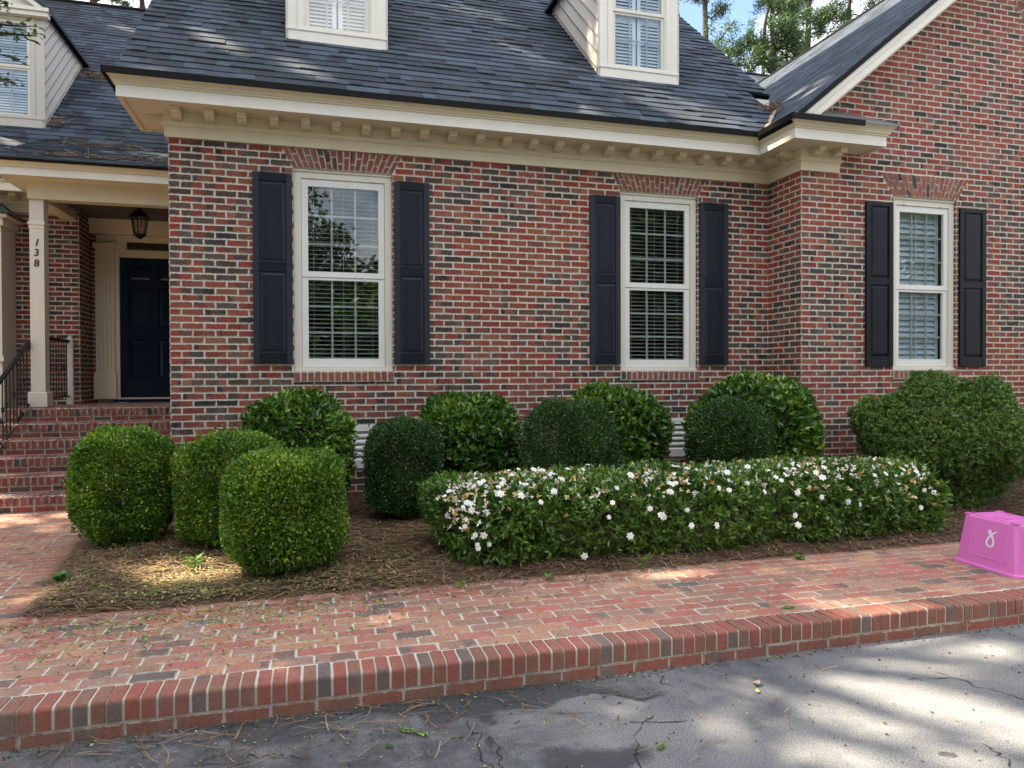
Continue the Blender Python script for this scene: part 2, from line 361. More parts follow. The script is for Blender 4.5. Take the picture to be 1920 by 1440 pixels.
def leaf_quads(pos, axis, L, Wd, up=None, belly=.45):
    """rhombic leaves: base at pos, pointing along axis"""
    n = len(pos); axis = nrm(axis)
    rv = nrm(rng.normal(size=(n, 3))) if up is None else nrm(up+.45*rng.normal(size=(n, 3)))
    side = nrm(np.cross(axis, rv)); L = np.broadcast_to(L, (n,))[:, None]; Wd = np.broadcast_to(Wd, (n,))[:, None]
    nn = np.cross(side, axis)
    Q = np.empty((n, 4, 3)); Q[:, 0] = pos; Q[:, 1] = pos+axis*L*belly+side*Wd*.5; Q[:, 2] = pos+axis*L-nn*L*.08; Q[:, 3] = pos+axis*L*belly-side*Wd*.5
    return Q
def tag(o, label, cat, group=None, kind=None):
    if label: o['label'] = label
    if cat: o['category'] = cat
    if group: o['group'] = group
    if kind: o['kind'] = kind
    return o
def thing(name, label, cat, loc=(0, 0, 0), group=None):
    o = bpy.data.objects.new(name, None); C.objects.link(o); o.location = loc; o.empty_display_size = .1
    return tag(o, label, cat, group)
def local(o):            # mesh built in world coordinates under a thing whose Empty is not at the origin
    if o.parent: o.matrix_parent_inverse = Matrix.Translation(-Vector(o.parent.location))
    return o

# ------------------------------------------------------------------ bricks
BL, BH, JT = .2032, .0677, .0117
def brick(mb, P, N, h=.0048, back=-.006, ch=.0030, m=1, jit=.0016):
    P = [np.asarray(p, float)+random.uniform(-jit, jit)*unit(P[1]-P[0])+random.uniform(-jit, jit)*unit(P[3]-P[0]) for p in P]
    N = np.asarray(N, float); hh = h+random.uniform(-.0012, .0012); inn = []
    for i in range(4):
        a = unit(P[(i+1) % 4]-P[i])+unit(P[i-1]-P[i]); inn.append(P[i]+a*ch+N*hh)
    ring0 = [p+N*back for p in P]; ring1 = [p+N*(hh-ch*.8) for p in P]
    uv = [(0, 0), (1, 0), (1, 1), (0, 1)]*3
    F = [(8, 9, 10, 11)]
    for k in (0, 4):
        for j in range(4): F.append((k+j, k+(j+1) % 4, k+4+(j+1) % 4, k+4+j))
    mb.idx(ring0+ring1+inn, F, m, uv)
def bond(mb, O, U, W, N, u0, u1, z0, z1, holes=(), lim=None, bl=BL, bh=BH, jt=JT, m=1, phase=0., zph=0., h=.0048, first_off=0):
    """running bond over [u0,u1]x[z0,z1] in the plane O+u*U+w*W; holes: functions w->(a,b) or None"""
    O, U, W, N = map(lambda a: np.asarray(a, float), (O, U, W, N))
    j = math.floor((z0-zph)/bh)
    while zph+j*bh < z1-1e-6:
        a, b = zph+j*bh+jt/2, zph+(j+1)*bh-jt/2
        a2, b2 = max(a, z0), min(b, z1)
        if b2-a2 > .012:
            mid = (a2+b2)/2
            lo, hi = (u0, u1) if lim is None else lim(mid, a2, b2)
            cuts = sorted([c for c in (hf(mid) for hf in holes) if c])
            segs = []; cur = lo
            for ca, cb in cuts:
                if ca > cur: segs.append((cur, min(ca, hi)))
                cur = max(cur, cb)
            if cur < hi: segs.append((cur, hi))
            off = phase+(bl/2 if (j+first_off) % 2 else 0)
            for sa, sb in segs:
                k = math.floor((sa-off)/bl)
                while off+k*bl < sb:
                    p, q = off+k*bl+jt/2, off+(k+1)*bl-jt/2
                    p, q = max(p, sa), min(q, sb)
                    if q-p > .018:
                        brick(mb, [O+U*p+W*a2, O+U*q+W*a2, O+U*q+W*b2, O+U*p+W*b2], N, h=h, m=m)
                    k += 1
        j += 1
def rect_hole(a, b, z0, z1): return lambda z: (a, b) if z0 < z < z1 else None
def trap_hole(a0, b0, a1, b1, z0, z1):
    def f(z):
        if not z0 < z < z1: return None
        t = (z-z0)/(z1-z0); return (a0+(a1-a0)*t, b0+(b1-b0)*t)
    return f
def slab_with_holes(mb, O, U, W, N, u0, u1, z0, z1, rects, m=0, off=-.001):
    O, U, W, N = map(lambda a: np.asarray(a, float), (O, U, W, N))
    us = sorted({u0, u1, *[c for r in rects for c in r[:2] if u0 < c < u1]}); zs = sorted({z0, z1, *[c for r in rects for c in r[2:] if z0 < c < z1]})
    for i in range(len(us)-1):
        for j in range(len(zs)-1):
            cu, cz = (us[i]+us[i+1])/2, (zs[j]+zs[j+1])/2
            if any(r[0] < cu < r[1] and r[2] < cz < r[3] for r in rects): continue
            f = lambda a, b: O+U*a+W*b+N*off
            mb.face([f(us[i], zs[j]), f(us[i+1], zs[j]), f(us[i+1], zs[j+1]), f(us[i], zs[j+1])], m)
def jack_arch(mb, y, a0, b0, a1, b1, z0, z1, n, m=2):
    """splayed soldier bricks, each made of a long and a short piece"""
    for i in range(n):
        t0, t1 = i/n, (i+1)/n; g = .0052
        A = lambda t, s: V((a0+(b0-a0)*t)*(1-s)+(a1+(b1-a1)*t)*s, y, z0+(z1-z0)*s)
        cut = .66 if i % 2 else .34
        for s0, s1 in ((0, cut), (cut, 1)):
            e = .008/(z1-z0)*.6
            sa, sb = s0+(e if s0 > 0 else .012), s1-(e if s1 < 1 else .012)
            P = [A(t0, sa)+V(g, 0, 0), A(t1, sa)-V(g, 0, 0), A(t1, sb)-V(g, 0, 0), A(t0, sb)+V(g, 0, 0)]
            brick(mb, P, (0, -1, 0), m=m, h=.0095)

house = thing('brick_house', 'red brick house with cream cornice, charcoal shingle roof and navy shutters', 'house', (2, 7.4, 0))
def part(mb, name, mats, parent=None, smooth=False, label=None):
    o = mb.build(name, mats, parent or house, smooth)
    if (parent or house) is house: local(o)
    if label: o['label'] = label
    return o
XL, XR, YF, YW = -1.3276, 5.2478, 7.40, 6.7878
ZF = 3.857; ZS, ZT = 1.627, 3.645
W1 = (-.194, .781); W2 = (3.330, 4.305); W3 = (6.497, 7.421)
MATS_W = [M['mortar'], M['brick'], M['brick_arch']]
# main facade
def wall_main():
    mb = MB()
    vents = [(.22, .70, .64, 1.07), (3.80, 4.26, .64, 1.07)]
    wins = [(W1[0], W1[1], ZS-.10, ZT+.012), (W2[0], W2[1], ZS-.10, ZT+.012)]
    arches = [(W1[0]-.005, W1[1]+.005, W1[0]-.115, W1[1]+.115, ZT+.012, ZF), (W2[0]-.005, W2[1]+.005, W2[0]-.115, W2[1]+.115, ZT+.012, ZF)]
    slab_with_holes(mb, (0, YF, 0), (1, 0, 0), (0, 0, 1), (0, -1, 0), XL, XR, .05, 4.05, vents+wins)
    bond(mb, (0, YF, 0), (1, 0, 0), (0, 0, 1), (0, -1, 0), XL, XR, .05, ZF+.06, [rect_hole(*v) for v in vents+wins]+[trap_hole(*a) for a in arches], phase=XL+.1016, zph=ZS-.0677*24)
    for a in arches: jack_arch(mb, YF, a[0], a[1], a[2], a[3], ZT+.012, ZF, 18)
    for w in wins:                                               # reveals
        for x, n in ((w[0], 1), (w[1], -1)):
            mb.face([(x, YF, w[2]), (x, YF+.12, w[2]), (x, YF+.12, w[3]), (x, YF, w[3])], 0)
            bond(mb, (x, YF, 0), (0, 1, 0), (0, 0, 1), (n, 0, 0), -.006, .09, w[2]+.09, w[3], zph=ZS-.0677*24, h=.004)
        mb.face([(w[0], YF, w[3]), (w[1], YF, w[3]), (w[1], YF+.12, w[3]), (w[0], YF+.12, w[3])], 0)
        n = 15                                                   # rowlock sill, tilted
        for i in range(n):
            x0, x1 = w[0]-.006+(w[1]-w[0]+.012)*i/n+.004, w[0]-.006+(w[1]-w[0]+.012)*(i+1)/n-.004
            brick(mb, [V(x0, YF-.026, ZS-.098), V(x1, YF-.026, ZS-.098), V(x1, YF-.026, ZS-.004), V(x0, YF-.026, ZS-.004)], (0, -1, 0), m=2, back=-.05)
            brick(mb, [V(x0, YF-.032, ZS-.006), V(x1, YF-.032, ZS-.006), V(x1, YF+.06, ZS+.003), V(x0, YF+.06, ZS+.003)], (0, 0, 1), m=2, h=.003)
        mb.box(w[0]-.004, w[1]+.004, YF-.0245, YF+.12, ZS-.104, ZS-.004, 0)
    return part(mb, 'wall', MATS_W)
wall_main()
def wall_side():
    mb = MB()   # left flank of the front block, return wall, wing gable
    slab_with_holes(mb, (XL, 0, 0), (0, 1, 0), (0, 0, 1), (-1, 0, 0), YF, 12.1, .05, 4.3, [])
    bond(mb, (XL, 0, 0), (0, 1, 0), (0, 0, 1), (-1, 0, 0), YF, 12.1, .05, 4.2, zph=ZS-.0677*24, phase=YF)
    return part(mb, 'wall', [M['mortar'], M['brick_dim'], M['brick_arch']])
wall_side()
def wall_return():
    mb = MB()
    slab_with_holes(mb, (XR, 0, 0), (0, -1, 0), (0, 0, 1), (-1, 0, 0), -YF, -YW, .05, 4.2, [])
    bond(mb, (XR, 0, 0), (0, -1, 0), (0, 0, 1), (-1, 0, 0), -YF+.004, -YW, .05, ZF+.06, zph=ZS-.0677*24, phase=-YW)
    return part(mb, 'wall', MATS_W)
wall_return()
RX, RZ, RS = 4.873, 4.305, .812          # wing rake: outer edge start and slope
PEAK = 9.2
def rake_z(x): return RZ+RS*((x-RX) if x < PEAK else (2*PEAK-x-RX))
def wall_wing():
    mb = MB(); ax, az, ar = 9.2, 6.55, .97
    win = (W3[0], W3[1], ZS-.10, ZT+.012)
    arch = (W3[0]-.005, W3[1]+.005, W3[0]-.185, W3[1]+.185, ZT+.012, ZT+.275)
    X1 = 13.0
    slab_with_holes(mb, (0, YW, 0), (1, 0, 0), (0, 0, 1), (0, -1, 0), XR, X1, .05, 4.4, [win])
    mb.face([(XR, YW+.001, 4.4), (X1, YW+.001, 4.4), (X1, YW+.001, rake_z(X1)-.1), (PEAK, YW+.001, rake_z(PEAK)-.1), (XR, YW+.001, rake_z(XR)-.1)], 0)
    def lim(mid, a, b):
        if b < 4.36: return XR, X1
        x = RX+(b+.14-RZ)/RS; return max(XR, x), min(X1, 2*PEAK-x)
    def circ(z):
        d = z-az
        return None if abs(d) > ar else (ax-math.sqrt(ar*ar-d*d), ax+math.sqrt(ar*ar-d*d))
    holes = [rect_hole(*win), trap_hole(*arch), circ]
    bond(mb, (0, YW, 0), (1, 0, 0), (0, 0, 1), (0, -1, 0), XR, X1, .05, ZS-.0677*24+.0677*61, holes, lim, phase=XR+.1016, zph=ZS-.0677*24)
    bond(mb, (0, YW, 0), (1, 0, 0), (0, 0, 1), (0, -1, 0), XR, X1, ZS-.0677*24+.0677*61, 7.6, holes, lim, phase=XR+.1016, zph=ZS-.0677*24, m=3)
    jack_arch(mb, YW, arch[0], arch[1], arch[2], arch[3], arch[4], arch[5], 18)
    for x, n in ((win[0], 1), (win[1], -1)):
        mb.face([(x, YW, win[2]), (x, YW+.12, win[2]), (x, YW+.12, win[3]), (x, YW, win[3])], 0)
        bond(mb, (x, YW, 0), (0, 1, 0), (0, 0, 1), (n, 0, 0), -.006, .09, win[2]+.09, win[3], zph=ZS-.0677*24, h=.004)
    mb.face([(win[0], YW, win[3]), (win[1], YW, win[3]), (win[1], YW+.12, win[3]), (win[0], YW+.12, win[3])], 0)
    n = 14
    for i in range(n):
        x0, x1 = win[0]-.006+(win[1]-win[0]+.012)*i/n+.004, win[0]-.006+(win[1]-win[0]+.012)*(i+1)/n-.004
        brick(mb, [V(x0, YW-.026, ZS-.098), V(x1, YW-.026, ZS-.098), V(x1, YW-.026, ZS-.004), V(x0, YW-.026, ZS-.004)], (0, -1, 0), m=2, back=-.05)
        brick(mb, [V(x0, YW-.032, ZS-.006), V(x1, YW-.032, ZS-.006), V(x1, YW+.06, ZS+.003), V(x0, YW+.06, ZS+.003)], (0, 0, 1), m=2, h=.003)
    mb.box(win[0]-.004, win[1]+.004, YW-.0245, YW+.12, ZS-.104, ZS-.004, 0)
    k = 44                                                       # ring of bricks round the attic window
    for i in range(k):
        t0, t1 = 2*math.pi*i/k+.006, 2*math.pi*(i+1)/k-.006
        pt = lambda r, t: V(ax+r*math.cos(t), YW, az+r*math.sin(t))
        for ra, rb in ((ar-.205, ar-.108), (ar-.097, ar)):
            brick(mb, [pt(rb, t0), pt(ra, t0), pt(ra, t1), pt(rb, t1)], (0, -1, 0), m=2, h=.012)
    part(mb, 'wall', [M['mortar'], M['brick'], M['brick_arch'], M['brick_gable']])
    mb = MB(); r0 = ar-.21
    pts = [(ax+r0*math.cos(2*math.pi*i/48), YW-.014, az+r0*math.sin(2*math.pi*i/48)) for i in range(48)]
    mb.tube(pts+[pts[0]], .045, 6, 0, False)
    fr = part(mb, 'round_window', M['trim'], label='round attic window ringed with brick')
    mb = MB(); mb.face([(ax+r0*math.cos(2*math.pi*i/48), YW-.012, az+r0*math.sin(2*math.pi*i/48)) for i in range(48)])
    part(mb, 'glass', M['door'], fr)
wall_wing()

# ------------------------------------------------------------------ windows and shutters
def frame(mb, x0, x1, z0, z1, wl, wr, wb, wt, y0, y1, m=0):
    mb.box(x0, x0+wl, y0, y1, z0, z1, m); mb.box(x1-wr, x1, y0, y1, z0, z1, m)
    mb.box(x0+wl, x1-wr, y0, y1, z0, z0+wb, m); mb.box(x0+wl, x1-wr, y0, y1, z1-wt, z1, m)
def window(x0, x1, y, kind):
    g = .0015; x0 += g; x1 -= g; cw = .072
    mb = MB(); frame(mb, x0, x1, ZS, ZT+.01, cw, cw, .045, .085, y+.035, y+.13)
    mb.box(x0-.004, x1+.004, y+.015, y+.034, ZS, ZS+.03)                       # nosing of the wooden sill
    mb.box(x0-.004, x1+.004, y+.018, y+.034, ZT-.012, ZT+.011)                 # drip cap
    for cx in (x0+.19, x1-.19):
        mb.box(cx-.022, cx+.022, y+.026, y+.034, ZT-.072, ZT-.055); mb.box(cx-.006, cx+.006, y+.024, y+.034, ZT-.078, ZT-.05)
    w = part(mb, 'window', M['trim'])
    a, b = x0+cw+.003, x1-cw-.003; zb, zt = ZS+.048, ZT-.078; zr = 2.615
    s = MB(); frame(s, a, b, zr-.03, zt, .062, .062, .055, .072, y+.050, y+.085); part(s, 'sash', M['white'], w)
    s = MB(); frame(s, a, b, zb, zr-.032, .062, .062, .085, .028, y+.060, y+.095); part(s, 'sash', M['white'], w)
    s = MB(); ga, gb = a+.06, b-.06
    for yy, zl, zh in ((y+.066, zr+.022, zt-.07), (y+.076, zb+.083, zr-.055)): s.face([(ga, yy, zl), (gb, yy, zl), (gb, yy, zh), (ga, yy, zh)]); part(s, 'glass', M['glass'], w)
    if kind != 'louver' or True:
        s = MB()
        for k in (1, 2):
            xx = ga+(gb-ga)*k/3; s.box(xx-.010, xx+.010, y+.090, y+.104, zb+.08, zt-.07)
        for lo, hi in ((zr+.022, zt-.07), (zb+.083, zr-.055)):
            for k in (1, 2):
                zz = lo+(hi-lo)*k/3; s.box(ga, gb, y+.0885, y+.1055, zz-.010, zz+.010)
        part(s, 'muntin', M['muntin'], w)
    s = MB()
    if kind == 'blind':
        z = zb+.09; tilt = .012
        while z < zt-.03:
            s.idx([(ga-.03, y+.135, z), (gb+.03, y+.135, z), (gb+.03, y+.180, z+tilt), (ga-.03, y+.180, z+tilt), (ga-.03, y+.135, z+.004), (gb+.03, y+.135, z+.004), (gb+.03, y+.180, z+tilt+.004), (ga-.03, y+.180, z+tilt+.004)], [(0, 1, 5, 4), (4, 5, 6, 7), (3, 2, 1, 0), (2, 3, 7, 6)])
            z += .044
        for t in (.08, .5, .92):
            xx = ga+(gb-ga)*t; s.box(xx-.002, xx+.002, y+.131, y+.133, zb+.08, zt-.03)
        part(s, 'blind', M['blind'], w)
    else:
        zz = (zb+zt)/2
        for lo, hi in ((zb+.07, zz-.02), (zz+.02, zt-.06)):
            frame(s, ga-.045, gb+.005, lo-.06, hi+.06, .05, .05, .06, .06, y+.135, y+.16)
            z = lo+.01
            while z < hi-.02:
                s.idx([(ga, y+.130, z), (gb-.045, y+.130, z), (gb-.045, y+.165, z+.072), (ga, y+.165, z+.072), (ga, y+.137, z-.003), (gb-.045, y+.137, z-.003), (gb-.045, y+.172, z+.069), (ga, y+.172, z+.069)], [(0, 1, 2, 3), (7, 6, 5, 4), (0, 4, 5, 1), (3, 2, 6, 7)])
                z += .068
        xx = (ga+gb-.04)/2; s.box(xx-.006, xx+.006, y+.118, y+.126, zb+.1, zt-.08)
        part(s, 'louvered_shutter', M['louver_blue'], w)
    s = MB(); d = 1.3
    A, B, lo, hi, f, k = x0+.01, x1-.01, ZS+.01, ZT, y+.20, y+.20+d
    s.face([(A, k, lo), (B, k, lo), (B, k, hi), (A, k, hi)]); s.face([(A, f, lo), (A, k, lo), (A, k, hi), (A, f, hi)])
    s.face([(B, f, lo), (B, k, lo), (B, k, hi), (B, f, hi)]); s.face([(A, f, lo), (B, f, lo), (B, k, lo), (A, k, lo)]); s.face([(A, f, hi), (B, f, hi), (B, k, hi), (A, k, hi)])
    frame(s, x0+.001, x1-.001, ZS+.001, ZT+.009, .09, .09, .09, .09, y+.131, y+.205)
    part(s, 'interior', M['interior'], w)
window(*W1, YF, 'blind'); window(*W2, YF, 'blind'); window(*W3, YW, 'louver')
def shutter(x0, x1, z0, z1, y, plainp=False, label=None):
    mb = MB(); h = z1-z0; t, b, p = y-.035, y-.009, .055
    if plainp: R = [(0, .045), (.87, .945), (1.774/1.89*h, h)]; tops = [(.045, .87), (.945, 1.774)]
    else: R = None; tops = [(.080, .877), (.970, 1.770)]
    sc = h/1.88; tops = [(z1-bb*sc, z1-a*sc) for a, bb in tops]
    mb.box(x0, x0+p, t, b, z0, z1, 0, .004); mb.box(x1-p, x1, t, b, z0, z1, 0, .004)
    edges = [z1, tops[0][1], tops[0][0], tops[1][1], tops[1][0], z0]
    for hi, lo in ((edges[0], edges[1]), (edges[2], edges[3]), (edges[4], edges[5])):
        mb.face([(x0+p, t+.002, lo), (x1-p, t+.002, lo), (x1-p, t+.002, hi), (x0+p, t+.002, hi)], 0, [(lo*1.3, .2), (lo*1.3, .8), (hi*1.3, .8), (hi*1.3, .2)])
        mb.box(x0+p, x1-p, t+.003, b, lo, hi)
    mb.box(x0+p, x1-p, t+.018, b, z0+.01, z1-.01)
    for lo, hi in tops:                                            # raised panel with a moulded edge
        A = lambda d, yy: [(x0+p+d, yy, lo+d), (x1-p-d, yy, lo+d), (x1-p-d, yy, hi-d), (x0+p+d, yy, hi-d)]
        rings = [A(0.0, t+.002), A(.006, t+.016), A(.014, t+.016), A(.036, t+.004)]
        P = [q for r in rings for q in r]; F = [(4*k+j, 4*k+(j+1) % 4, 4*k+4+(j+1) % 4, 4*k+4+j) for k in range(3) for j in range(4)]
        mb.idx(P, F); mb.face(rings[3], 0, [(.22, lo), (.78, lo), (.78, hi), (.22, hi)])
    for zz in (z0+.03, z1-.03, (tops[0][0]+tops[1][1])/2):
        for xx in (x0+.02, x1-.02): mb.tube([(xx, t-.003, zz), (xx, t+.001, zz)], .007, 6)
    return part(mb, 'shutter', M['navy_plain' if plainp else 'navy'], label=label)
for xa, xb in ((-.575, -.205), (.800, 1.160), (2.955, 3.318), (4.322, 4.690)): shutter(xa, xb, 1.705, 3.585, YF)
for xa, xb in ((6.095, 6.470), (7.445, 7.840)): shutter(xa, xb, 1.675, 3.565, YW, True)
def vent(x0, x1, z0, z1):
    mb = MB(); x0 += .002; x1 -= .002; frame(mb, x0, x1, z0+.002, z1-.002, .035, .035, .06, .05, YF-.022, YF+.05)
    v = part(mb, 'vent', M['white'], label='white louvered foundation vent')
    s = MB(); n = 5
    for i in range(n):
        z = z0+.065+(z1-z0-.12)*i/n
        s.obox((x0+.035, YF-.014, z), (x1-x0-.07, 0, 0), (0, .045, .040), (0, -.003, .020))
    part(s, 'slat', M['white'], v)
    s = MB(); s.face([(x0, YF+.055, z0), (x1, YF+.055, z0), (x1, YF+.055, z1), (x0, YF+.055, z1)]); part(s, 'backing', M['interior'], v)
vent(.22, .70, .64, 1.07); vent(3.80, 4.26, .64, 1.07)

# ------------------------------------------------------------------ cornices
def sweep(mb, path, prof, m=0):
    path = [V(*p, 0) for p in path]; n = len(path); norms = []
    for i in range(n-1):
        d = unit(path[i+1]-path[i]); norms.append(V(d[1], -d[0], 0))
    off = []
    for i in range(n):
        a = norms[max(i-1, 0)]; b = norms[min(i, n-2)]
        s = a+b; off.append(s/(1+np.dot(a, b)))
    for k in range(len(prof)-1):
        (o0, z0), (o1, z1) = prof[k], prof[k+1]
        for i in range(n-1):
            A, B = path[i]+off[i]*o0, path[i+1]+off[i+1]*o0; C_, D = path[i+1]+off[i+1]*o1, path[i]+off[i]*o1
            mb.face([A+V(0, 0, z0), B+V(0, 0, z0), C_+V(0, 0, z1), D+V(0, 0, z1)], m)
PR_FR = [(.0, 3.857), (.030, 3.857), (.030, 3.955), (.046, 3.960), (.046, 3.968), (.058, 3.976), (.062, 3.990), (.042, 3.992), (.042, 4.092)]
PR_CO = [(.0, 4.089), (.315, 4.089), (.315, 4.078), (.360, 4.078), (.360, 4.183), (.374, 4.188), (.374, 4.200), (.388, 4.206), (.392, 4.222), (.408, 4.246), (.430, 4.262), (.436, 4.280), (.0, 4.284)]
PATH = [(XL+.30, 7.62), (XL, 7.62), (XL, YF), (XR, YF), (XR, YW), (5.70, YW), (5.70, YW+.02)]
def cornice(path, dz=0, ext=None):
    mb = MB(); sweep(mb, path, [(o, z+dz) for o, z in PR_FR]); fr = part(mb, 'frieze', M['cream'])
    mb = MB(); sweep(mb, path, [(o, z+dz) for o, z in PR_CO[:4]]); sweep(mb, path, [(o, z+dz) for o, z in PR_CO[3:5]], 1); sweep(mb, path, [(o, z+dz) for o, z in PR_CO[4:]], 0)
    return part(mb, 'cornice', [M['cream'], M['fascia']])
co = cornice(PATH)
def modillion(p, d, parent):
    """bracket hung under the soffit: p on the frieze face, d outward"""
    d = np.asarray(d, float); s = V(-d[1], d[0], 0); w = .042; mb = MB()
    prof = [(0, 4.086), (0, 4.012), (.045, 4.012), (.085, 4.020), (.105, 4.040), (.125, 4.034), (.160, 4.034), (.168, 4.050), (.168, 4.086)]
    p = np.asarray(p, float)
    L = [p+d*o+V(0, 0, z)-s*w for o, z in prof]; R = [p+d*o+V(0, 0, z)+s*w for o, z in prof]; n = len(prof)
    mb.idx(L+R, [tuple(range(n))[::-1], tuple(range(n, 2*n))]+[(i, (i+1) % n, n+(i+1) % n, n+i) for i in range(n)])
    return part(mb, 'modillion', M['cream'], parent)
for k in range(-3, 19): modillion((-.362+.2913*k, YF-.043, 0), (0, -1, 0), co)
for yy in (7.16, 6.92): modillion((XR-.043, yy, 0), (-1, 0, 0), co)
for xx in (5.37, 5.64): modillion((xx, YW-.043, 0), (0, -1, 0), co)
modillion((XL-.043, 7.52, 0), (-1, 0, 0), co)
# drip edges, flashings and the metal caps over the cornice returns
mb = MB()
sweep(mb, PATH[1:6], [(.437, 4.246), (.456, 4.246), (.456, 4.304), (.437, 4.304)]); part(mb, 'drip_edge', M['dark_metal'])
mb = MB(); fl, fr_, b = 4.285, YW-.45, YW-.006
mb.face([(4.80, fr_, fl+.012), (6.155, fr_, fl+.012), (5.80, b, 4.56), (5.33, b, 4.56)]); mb.face([(6.155, fr_, fl+.012), (6.155, b, fl+.012), (5.80, b, 4.56)])
mb.box(4.80, 6.155, fr_-.004, fr_, fl-.012, fl+.014); mb.box(6.155, 6.159, fr_-.004, b, fl-.012, fl+.014)
part(mb, 'flashing', M['grey_metal'], label='grey metal cap over the cornice return')
mb = MB(); mb.face([(XL-.45, YF-.45, 4.302), (XL-.28, YF-.45, 4.302), (XL-.28, 8.1, 4.62), (XL-.45, 8.05, 4.302)]); part(mb, 'flashing', M['grey_metal'])

# ------------------------------------------------------------------ roofs
def shingles(name, O, U, S, vmax, rng_u, expo=.142, mat=None, under=True, label=None, seed=1, thk=.8):
    O, U, S = map(lambda a: np.asarray(a, float), (O, U, S)); S = unit(S); N = np.cross(U, S)
    R = random.Random(seed); mb = MB(); j = 0
    while j*expo < vmax:
        v0 = j*expo; v1 = min(v0+expo+.03, vmax); a, b = rng_u(v0+expo*.5); u = a-R.uniform(0, .3)
        while u < b:
            w = R.choice((.12, .17, .2, .26, .33, .4)); p, q = max(u, a), min(u+w, b)
            if q-p > .01:
                t = R.choice((.005, .008, .014)); e = R.uniform(-.004, .004)
                f = lambda uu, vv, h: O+U*uu+S*vv+N*h
                P = [f(p, v0+e, (t+.012)*thk), f(q, v0+e, (t+.012)*thk), f(q, v1, (.004+t*.3)*thk), f(p, v1, (.004+t*.3)*thk), f(p, v0+e, 0), f(q, v0+e, 0)]
                mb.idx(P, [(0, 1, 2, 3), (4, 5, 1, 0), (4, 0, 3), (5, 2, 1)])
            u += w
        j += 1
    o = part(mb, name, mat or M['shingle'], label=label)
    return o
def slab(P, th=.05, mat=None, name='roof_deck'):
    P = [np.asarray(p, float) for p in P]; n = unit(np.cross(P[1]-P[0], P[2]-P[0])); mb = MB(); k = len(P)
    if n[2] < 0: n = -n
    Q = [p-n*th for p in P]; P = [p-n*.002 for p in P]
    mb.idx(P+Q, [tuple(range(k)), tuple(range(k, 2*k))[::-1]]+[(i, (i+1) % k, k+(i+1) % k, k+i) for i in range(k)])
    return part(mb, name, mat or M['dark_metal'])
SL = .92; YE, ZE = 6.955, 4.288
zr = lambda y: ZE+SL*(y-YE)
cosm = 1/math.hypot(1, SL)
YR = 10.7; LX, RXm = -1.655, 5.62
def urange(v):
    y = YE+v*cosm
    if y < 7.47: return LX, min(4.86+(zr(y)-4.30)/.81+.03, 5.33)
    if y < 7.88: return LX, 5.30
    return LX, RXm
shingles('roof', (0, YE, ZE), (1, 0, 0), (0, cosm, SL*cosm), (YR-YE)/cosm, urange, seed=3, thk=1.0, label='charcoal shingle roof with two dormers')
slab([(LX, YE, ZE), (5.30, YE, ZE), (5.30, 7.88, zr(7.88)), (RXm, 7.88, zr(7.88)), (RXm, YR, zr(YR)), (LX, YR, zr(YR))], .05)
slab([(LX, YR, zr(YR)), (RXm, YR, zr(YR)), (RXm, 14.0, zr(YR)-SL*(14.0-YR)), (LX, 14.0, zr(YR)-SL*(14.0-YR))], .05, M['shingle'], 'roof')
mb = MB()                                                        # gable ends of the front block
mb.face([(XL-.02, 7.5, 4.2), (XL-.02, 13.5, 4.2), (XL-.02, 13.5, 5.0), (XL-.02, YR, zr(YR)-.08), (XL-.02, 7.5, zr(7.5)-.08)])
part(mb, 'gable_siding', M['siding']); mb = MB(); mb.face([(5.33, 7.5, 4.2), (5.33, 13.5, 4.2), (5.33, 13.5, 5.0), (5.33, YR, zr(YR)-.08), (5.33, 7.5, zr(7.5)-.08)])
part(mb, 'gable_siding', M['siding'])
t = .17                                               # boxed rakes
for xa, xb, y0 in ((LX+.012, XL-.022, 7.2), (5.332, RXm-.012, 7.88)):
    mb = MB(); mb.idx([(x, y, z) for x in (xa, xb) for y, z in ((y0, zr(y0)-.055), (YR, zr(YR)-.055), (YR, zr(YR)-.055-t), (y0, zr(y0)-.055-t*1.5))], [(0, 1, 2, 3), (7, 6, 5, 4), (0, 3, 7, 4), (3, 2, 6, 7)])
    part(mb, 'rake_board', M['white'])
# valley flashing
mb = MB(); a, b = V(4.865, 6.975, 4.315), V(5.34, 7.46, 4.765); w = V(.05, -.035, .012)
mb.face([a-w*.3, a+w, b+w, b-w*.3]); part(mb, 'valley_flashing', plain('tan_valley_metal', (.42, .27, .16), .6, .3))
